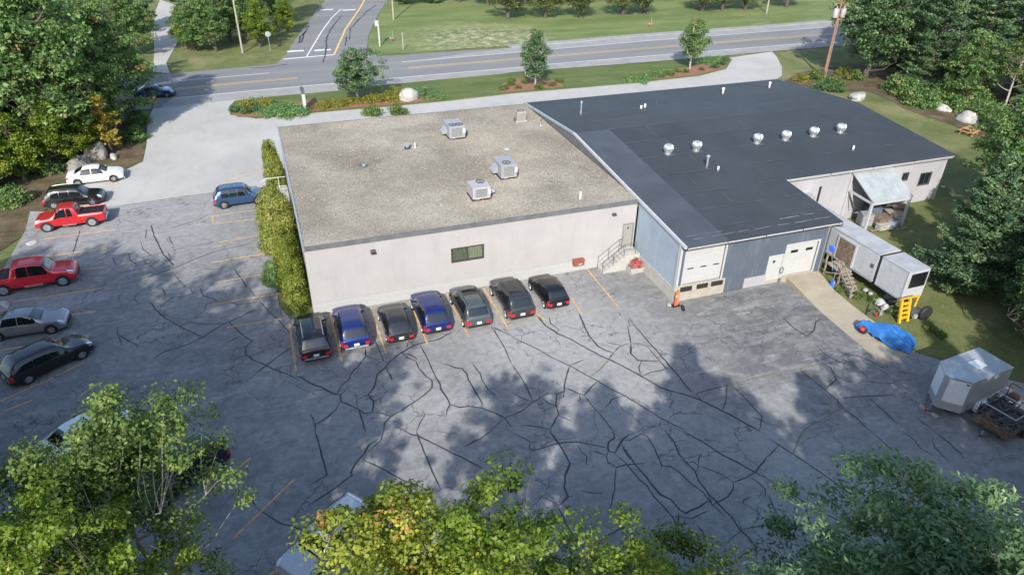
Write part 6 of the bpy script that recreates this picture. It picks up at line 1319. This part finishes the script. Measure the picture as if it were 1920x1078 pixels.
# top-left trees beyond the road
for key, px_, py_, s, lb in (('maple_c', 470, 72, .95, 'bushy green tree right of the grey utility pole'), ('maple_c', 405, 96, .75, 'low green tree left of the grey utility pole'), ('pine_b', 385, 60, .9, 'light green pine beside the gravel track'), ('maple_a', 520, 45, .9, 'round green tree beside the side road'), ('maple_c', 432, 78, .9, 'leafy tree directly behind the grey utility pole'), ('lime_a', 488, 88, 1.0, 'bright lime shrub-tree beside the round traffic sign'), ('pine_a', 345, 10, 1.0, 'pine at the far end of the gravel track'), ('maple_b', 440, 25, .9, 'dark tree behind the utility pole trees'), ('maple_b', 555, 0, .8, 'dark tree at the far bend of the side road'), ('maple_c', 368, 96, .7, 'small tree at the corner of gravel track and road'), ('pine_b', 262, 60, 1.0, 'pine between left woods and gravel track'), ('maple_b', 500, -10, 1.0, 'tall dark tree far beyond the road junction'), ('lime_a', 350, 92, .9, 'lime sapling at the corner of the gravel track'), ('pine_b', 400, 20, 1.0, 'light green pine behind the utility pole'), ('maple_a', 250, 105, .8, 'maple hiding the gravel track entrance'), ('lime_a', 540, 62, .8, 'lime sapling on the verge of the side road')):
    p = G(px_, py_); plant(key, p.x, p.y, lb, scale=s, group='trees beyond the road junction')
for key, px_, py_, s, lb in (('pine_a', 760, 8, .8, 'dark pine at the back of the field corner'), ('pine_b', 810, 6, .9, 'dark pine second from the field corner'), ('maple_b', 862, 4, .8, 'dark broadleaf tree behind the field corner'), ('pine_a', 735, -10, .8, 'dark pine across from the side road')):
    p = G(px_, py_); plant(key, p.x, p.y, lb, scale=s, group='trees behind the field')
# orchard row
make_broadleaf('apple', 5.6, 3.1, .13, 95, 52, .24, 'leaf_apple', seed=41, crad=(.5, .9), multi=2, r0=.2); make_broadleaf('apple_b', 5.2, 2.8, .13, 85, 52, .24, 'leaf_apple', seed=42, crad=(.5, .85), r0=.2)
for i, (px_, py_) in enumerate(((952, 36), (1022, 34), (1088, 33), (1167, 29), (1206, 27), (1316, 22), (1354, 20), (1396, 19), (1475, 14), (915, 10), (985, 8), (1060, 4), (1130, 2), (1250, -2), (1300, -4), (1430, -8), (1380, -6))):
    p = G(px_, py_); plant('apple' if i % 2 else 'apple_b', p.x, p.y, ('old spreading apple tree in the front row across the field' if i < 9 else 'old apple tree in the second row across the field'), scale=random.uniform(1.3, 1.6), name='apple_tree', group='apple trees across the field')
# island trees
make_broadleaf('round_tree', 6.6, 2.9, .16, 170, 55, .22, 'leaf_deep', 'bark_pale', seed=51, crad=(.4, .75), shape=.2, inner=.4, r0=.11); make_broadleaf('cone_tree', 7.2, 2.4, .14, 150, 52, .22, 'leaf_deep', 'bark_pale', seed=52, crad=(.4, .75), shape=1.6, r0=.1); make_broadleaf('cone_tree_b', 7.0, 2.4, .1, 150, 52, .22, 'leaf_green', 'bark_pale', seed=53, crad=(.4, .75), shape=1.5, r0=.1)
for key, px_, py_, lb, s in (('round_tree', 672, 191, 'round-crowned dark green tree in the island bed beside the sign', 1.0), ('cone_tree', 1003, 163, 'conical young tree in the middle island bed', 1.0), ('cone_tree_b', 1293, 131, 'conical young tree in the island bed at the drive mouth', 1.0)):
    p = G(px_, py_); plant(key, p.x, p.y, lb, scale=s, name='ornamental_tree', z=.1)
# island shrubs
make_shrub('sh_yellow', .75, .75, 26, 40, .13, 'shrub_yellow', 61); make_shrub('sh_dark', .75, .85, 30, 42, .13, 'leaf_deep', 62); make_shrub('sh_jun', 1.6, .4, 60, 44, .13, 'ground_juniper', 63, flat=.5, crad=(.3, .5)); make_shrub('sh_olive', .8, .8, 26, 40, .14, 'leaf_olive', 64)
def shrub(key, px_, py_, lb, s=1.0, grp=None, z=.1, nm='shrub', sx=1.0):
    p = G(px_, py_); return plant(key, p.x, p.y, lb, 'shrub', nm, s, group=grp, z=z+gz(p.x, p.y), parts=('stems', 'foliage'), sx=sx)
for px_, py_, s, w in ((442, 211, 1, 'at the rounded island tip'), (462, 214, .9, 'between the island tip and the juniper'), (482, 210, 1.15, 'beside the green juniper mat'), (1360, 117, 1, 'at the drive-mouth tip of the island'), (1353, 123, 1.0, 'second from the drive-mouth tip of the island'), (1340, 129, 1.0, 'third from the drive-mouth tip of the island'), (803, 181, 1.2, 'right of the white island boulder'), (1225, 145, .8, 'in the mulch of the drive-mouth bed')): shrub('sh_dark', px_, py_, 'rounded dark shrub '+w, s)
for px_, py_, s in ((545, 213, 1.6), (505, 214, 1.1), (525, 206, 1.2), (785, 178, 1.3), (815, 184, 1.1), (755, 181, 1.0), (1195, 152, 1.2), (1240, 138, 1.0), (1330, 118, 1.2), (1345, 114, 1.1), (1215, 146, 1.0)): shrub('sh_jun', px_, py_, 'low bright green juniper mat on the island bed', s, 'juniper mats on the island')
for k in range(26):
    f_ = k/25; px_ = 598+f_*158; py_ = 204-f_*19+random.uniform(-5, 3); shrub('sh_yellow', px_, py_, 'yellow-green perennial clump in the long island bed', random.uniform(.75, 1.15), 'yellow clumps in the long island bed')
for px_, py_ in ((735, 184), (745, 180), (700, 190), (470, 203), (500, 200)): shrub('sh_yellow', px_, py_, 'tall yellow shrub beside the white boulder bed', random.uniform(1.1, 1.5), 'yellow shrubs by the boulder')
for px_, py_ in ((945, 170), (958, 162), (972, 168), (985, 158), (1020, 160), (1035, 163), (1048, 156), (1010, 168), (960, 155)): shrub('sh_olive', px_, py_, 'olive perennial clump around the middle island tree', random.uniform(.6, 1.0), 'olive clumps round the middle tree')
for px_, py_ in ((1205, 148), (1255, 143), (1270, 137), (1315, 133), (1240, 147), (1285, 138)): shrub('sh_olive', px_, py_, 'olive perennial clump in the drive-mouth bed', random.uniform(.6, .95), 'olive clumps in the drive-mouth bed')
for px_, py_, lb in ((700, 219, 'weedy green shrub at the back wall of the white building'), (745, 216, 'thin grassy shrub at the back wall of the white building')): shrub('sh_olive', px_, py_-2, lb, 1.5, z=0)
# hedge along the white building
make_shrub('arbor', 1.0, 5.0, 190, 60, .15, 'cedar', 71, flat=1.1, col=True, crad=(.28, .45), asp=.5); make_shrub('arbor_pale', 1.35, 3.9, 220, 60, .17, 'cedar_pale', 72, flat=1.0, col=True, crad=(.35, .6), asp=.5); make_shrub('bush_green', .8, 2.2, 70, 45, .18, 'leaf_green', 73, col=True, crad=(.3, .5))
for key, x, y, s, lb, sx in (('arbor', -.15, 65.2, .86, 'dark columnar arborvitae at the far end of the hedge', .95), ('arbor', .35, 64.3, .6, 'shorter arborvitae beside the entry railings', .9), ('arbor_pale', -.65, 56.4, .88, 'broad yellowish cedar beyond the clipped hedge', 1.1), ('arbor_pale', -.25, 54.2, .9, 'yellow-green cedar pressed against the building side', 1.1), ('arbor_pale', -.75, 52.4, .8, 'yellow-green cedar bulging over the parking stalls', 1.1), ('arbor_pale', .05, 51.2, .85, 'browning cedar at the middle of the hedge', 1.0), ('arbor', -.1, 48.9, .70, 'olive arborvitae in the middle of the hedge', 1.3), ('arbor', -.05, 47.1, .69, 'olive arborvitae third from the parked black suv', 1.3), ('arbor', .0, 45.3, .68, 'olive arborvitae second from the parked black suv', 1.3), ('arbor', .05, 43.5, .66, 'olive arborvitae right behind the parked black suv', 1.3), ('bush_green', -1.3, 47.4, .7, 'low leafy green bush at the hedge foot', 1.3)):
    plant(key, x, y, lb, 'hedge shrub', 'hedge_shrub', s, z=0, parts=('stems', 'foliage'), sx=sx)
# right woods
for key, x, y, s, lb in (('maple_b', 80, 78, 1.1, 'dark tree right behind the transformer pole'), ('pine_a', 82.5, 70, .95, 'pointed pine behind the long low boulder'), ('pine_a', 88, 80, 1.1, 'tall pine behind the transformer pole trees'), ('pine_a', 88, 68, 1.15, 'tall pine in the middle of the right woods'), ('pine_a', 90, 60, 1.05, 'broad pine behind the pale boulders'), ('maple_c', 82, 64, .8, 'leafy green tree above the small pale rock'), ('pine_c', 93, 55, 1.0, 'tall pointed pine behind the big rounded boulder'), ('pine_b', 86, 57.5, .75, 'small pine behind the big rounded boulder'), ('maple_c', 86, 52, .85, 'green tree right of the picnic table'), ('pine_c', 95, 64, 1.1, 'tall pine far back in the right woods'), ('maple_b', 100, 76, 1.2, 'dark tree beside the road in the right woods'), ('pine_a', 99, 48, 1.1, 'pine at the frame edge of the right woods'), ('maple_c', 88, 46, .8, 'low green tree at the lawn edge past the picnic table'), ('maple_a', 92, 90, 1.0, 'maple shading the main road by the pole'), ('pine_c', 106, 60, 1.1, 'tall narrow pine at the back of the right woods'), ('pine_c', 104, 70, 1.05, 'tall narrow pine in the middle back of the right woods'), ('maple_a', 100, 88, 1.0, 'maple beyond the pole by the main road')):
    plant(key, x, y, lb, scale=s, group=grpR)
plant('birch', 83, 58.8, 'thin pale-barked birch with sparse reddish leaves by the boulders', scale=1.05, name='birch_tree')
for px_, py_, s, k_ in ((1530, 148, 1.6, 'sh_olive'), (1560, 160, 1.7, 'sh_olive'), (1585, 140, 1.5, 'sh_yellow'), (1605, 150, 1.6, 'sh_olive'), (1570, 172, 1.5, 'sh_dark'), (1540, 168, 1.6, 'sh_dark'), (1500, 152, 1.3, 'sh_yellow')): shrub(k_, px_, py_, {'sh_olive': 'olive shrub in the bed below the transformer pole', 'sh_yellow': 'yellow-flowered shrub near the transformer pole', 'sh_dark': 'dark shrub at the dark roof corner near the pole'}[k_], s, 'shrubs below the transformer pole', z=0)
make_shrub('bush_mid', 1.4, 1.8, 60, 46, .22, 'leaf_green', 74)
for px_, py_, s in ((1715, 195, 1.2), (1735, 200, 1.1), (1700, 180, 1.3), (1790, 205, 1.0), (1845, 225, 1.2), (1870, 245, 1.3), (1900, 260, 1.5), (1680, 170, 1.2), (1760, 190, 1.2), (1900, 290, 1.3), (1830, 205, 1.2)): shrub('bush_mid', px_, py_, 'leafy green undergrowth bush along the right woods edge', s, 'undergrowth bushes of the right woods', z=0)
for px_, py_, s in ((95, 322, .9), (130, 305, .9), (30, 380, .9), (255, 262, .8), (165, 285, .9), (260, 232, .9)): shrub('bush_mid', px_, py_, 'leafy green undergrowth bush along the left woods edge', s, 'undergrowth bushes of the left woods', z=0)
for px_, py_, s in ((1545, 530, .5), (1572, 548, .5), (1612, 558, .55), (1640, 566, .6), (1672, 588, .55), (1745, 618, .5), (1765, 630, .5), (1246, 541, .35)): shrub('sh_olive', px_, py_, 'rank green weeds growing beside the concrete strip', s, 'weeds by the concrete strip', z=0, nm='weed_clump')
# trees by the right lawn
make_broadleaf('lawn_maple', 10.5, 3.8, .12, 330, 70, .20, 'leaf_green', seed=81, crad=(.4, .8))
make_pine('lawn_pine', 11, 3.7, 83, base=.06, dens=2.0, bl=.27, step=.5, conic=.8)
for x, y, s, lb in ((45.5, 30.5, .95, 'feathery pine overhanging the lawn behind the box trailer'), (50.5, 30, 1.1, 'taller feathery pine right of the shaded lawn'), (47.5, 25, 1.0, 'feathery pine above the rear of the cargo trailer')): plant('lawn_pine', x, y, lb, scale=s, name='pine_tree')
for x, y, s, lb in ((43.8, 23.0, .92, 'green maple leaning over the rear of the cargo trailer'), (54, 28, 1.1, 'larger maple right of the shaded lawn'), (58, 38, 1.05, 'maple at the far side of the shaded lawn'), (47, 17, 1.0, 'maple behind the open scrap trailer')): plant('lawn_maple', x, y, lb, scale=s)
# foreground trees: crown tops placed from their pixels, about 16 m tall
make_broadleaf('fg_olive', 16, 2.35, .62, 95, 120, .125, 'leaf_olive', 'bark_pale', seed=91, crad=(.35, .7), multi=3, r0=.10, shape=.4, clvar=.22, inner=.6, twig=.5)
make_broadleaf('fg_lime', 16, 2.9, .45, 190, 170, .115, 'leaf_lime', seed=92, crad=(.28, .66), clvar=.27, lobes=10, lobamp=.6, inner=.6, r0=.12, twig=.35); make_broadleaf('fg_yellow', 16, 2.5, .45, 165, 170, .115, 'leaf_yellow', seed=93, crad=(.28, .62), clvar=.3, lobes=10, lobamp=.6, inner=.6, r0=.12, twig=.35)
make_broadleaf('fg_gloss', 16, 3.1, .42, 270, 120, .185, 'leaf_gloss', seed=94, crad=(.3, .68), lobes=8, lobamp=.3, inner=.5, asp=.34, clvar=.2, up=.7, shape=.6, r0=.12, twig=.35); make_broadleaf('fg_green', 15, 2.9, .45, 180, 170, .115, 'leaf_lime', seed=95, crad=(.28, .65), clvar=.22, lobes=10, lobamp=.6, inner=.6, r0=.12, twig=.35)
for key, px_, py_, s, lb in (('fg_olive', 185, 695, 1.0, 'olive-green tree with pale forked branches over the parked cars'), ('fg_olive', 55, 815, .95, 'second olive-green tree beside the pale-forked one'), ('fg_lime', 25, 925, .98, 'dense bright green tree at the lot corner below the olive trees'), ('fg_yellow', 725, 958, 1.0, 'yellow-tinged tree overhanging the silver suv'), ('fg_lime', 905, 920, 1.0, 'bright green tree beside the yellow-tinged tree'), ('fg_green', 1215, 1105, .98, 'fresh green low crown between bright green tree and dark oak'), ('fg_gloss', 1800, 925, 1.0, 'large dark glossy-leaved oak at the lot edge'), ('fg_gloss', 1600, 1055, .93, 'smaller dark oak beside the fresh green crown'), ('fg_gloss', 1975, 965, .97, 'dark glossy oak behind the large one toward the scrap trailer'), ('fg_green', 1350, 1130, .98, 'fresh green crown tucked under the smaller dark oak')):
    H = MESHES[key][2]*s; p = G(px_, py_, H); plant(key, p.x, p.y, lb, name='foreground_tree', scale=s, z=0)
# trees of the same wood behind and beside the camera; they shade the lot
make_pine('shade_pine', 18, 3.6, 31, dens=1.0)
SHADE = ((-3, -3, 17), (3, -5, 18), (8, -2, 17), (13, -1, 17.5), (17, 1, 17), (21, 2.5, 18), (25, 2, 18), (29, 4, 18), (34, 3, 19), (39, 4, 18), (44, 8, 17), (5, 2.5, 16), (10.5, 2.5, 16), (-8, 3, 18), (-12, 9, 19), (-16, 14, 20), (-19, 20, 20), (-23, 25, 19), (-26, 31, 18), (-24, 38, 12), (-14, 4, 20), (-21, 12, 20), (-27, 22, 20), (-25, 30, 20), (-31, 30, 20), (-18, 7, 20), (-20, 17, 24), (-24, 23, 22), (-17, 13.5, 25), (-28, 28, 20), (-13, 11, 21), (-22, 9, 25), (50, 16, 16), (52, 24, 15), (58, 22, 17), (64, 30, 18), (60, 16, 18))
for i, (x, y, H) in enumerate(SHADE):
    key = 'shade_pine' if i % 3 == 1 and x > -10 else ('maple_b' if i % 3 else 'maple_a')
    plant(key, x, y, 'tall tree in the wood along the near side of the parking lot', scale=H/MESHES[key][2], group='trees along the near side of the lot', sx=.9)
for tx, ty, H, w_ in ((23, 31, 21.5, 1.3), (16.5, 29, 21, 1.2), (28.5, 26, 20, 1.3)):  # unseen pines added and widened so solid pointed shadows reach these tips
    k = H/math.tan(SUN_EL); plant('pine_a', tx-k*math.sin(SHADOW_AZ), ty-k*math.cos(SHADOW_AZ), 'tall pointed pine added out of view to shade the lot', scale=H/18, group='unseen pines added for their shadows on the lot', sx=w_)
# flowers in the planter
make_shrub('flowers', .55, .55, 26, 34, .11, 'flower_pink', 76, crad=(.15, .25)); make_shrub('flower_leaves', .5, .5, 16, 34, .12, 'leaf_green', 77, crad=(.15, .25))
for nm, key in (('blossom', 'flowers'), ('leaves', 'flower_leaves')):
    o = bpy.data.objects.new(nm, MESHES[key][1]); COL.objects.link(o); pl = [q for q in bpy.data.objects if q.name == 'flower_planter'][0]; o.parent = pl; o.location = (0 if key == 'flowers' else .18, 0, .46)
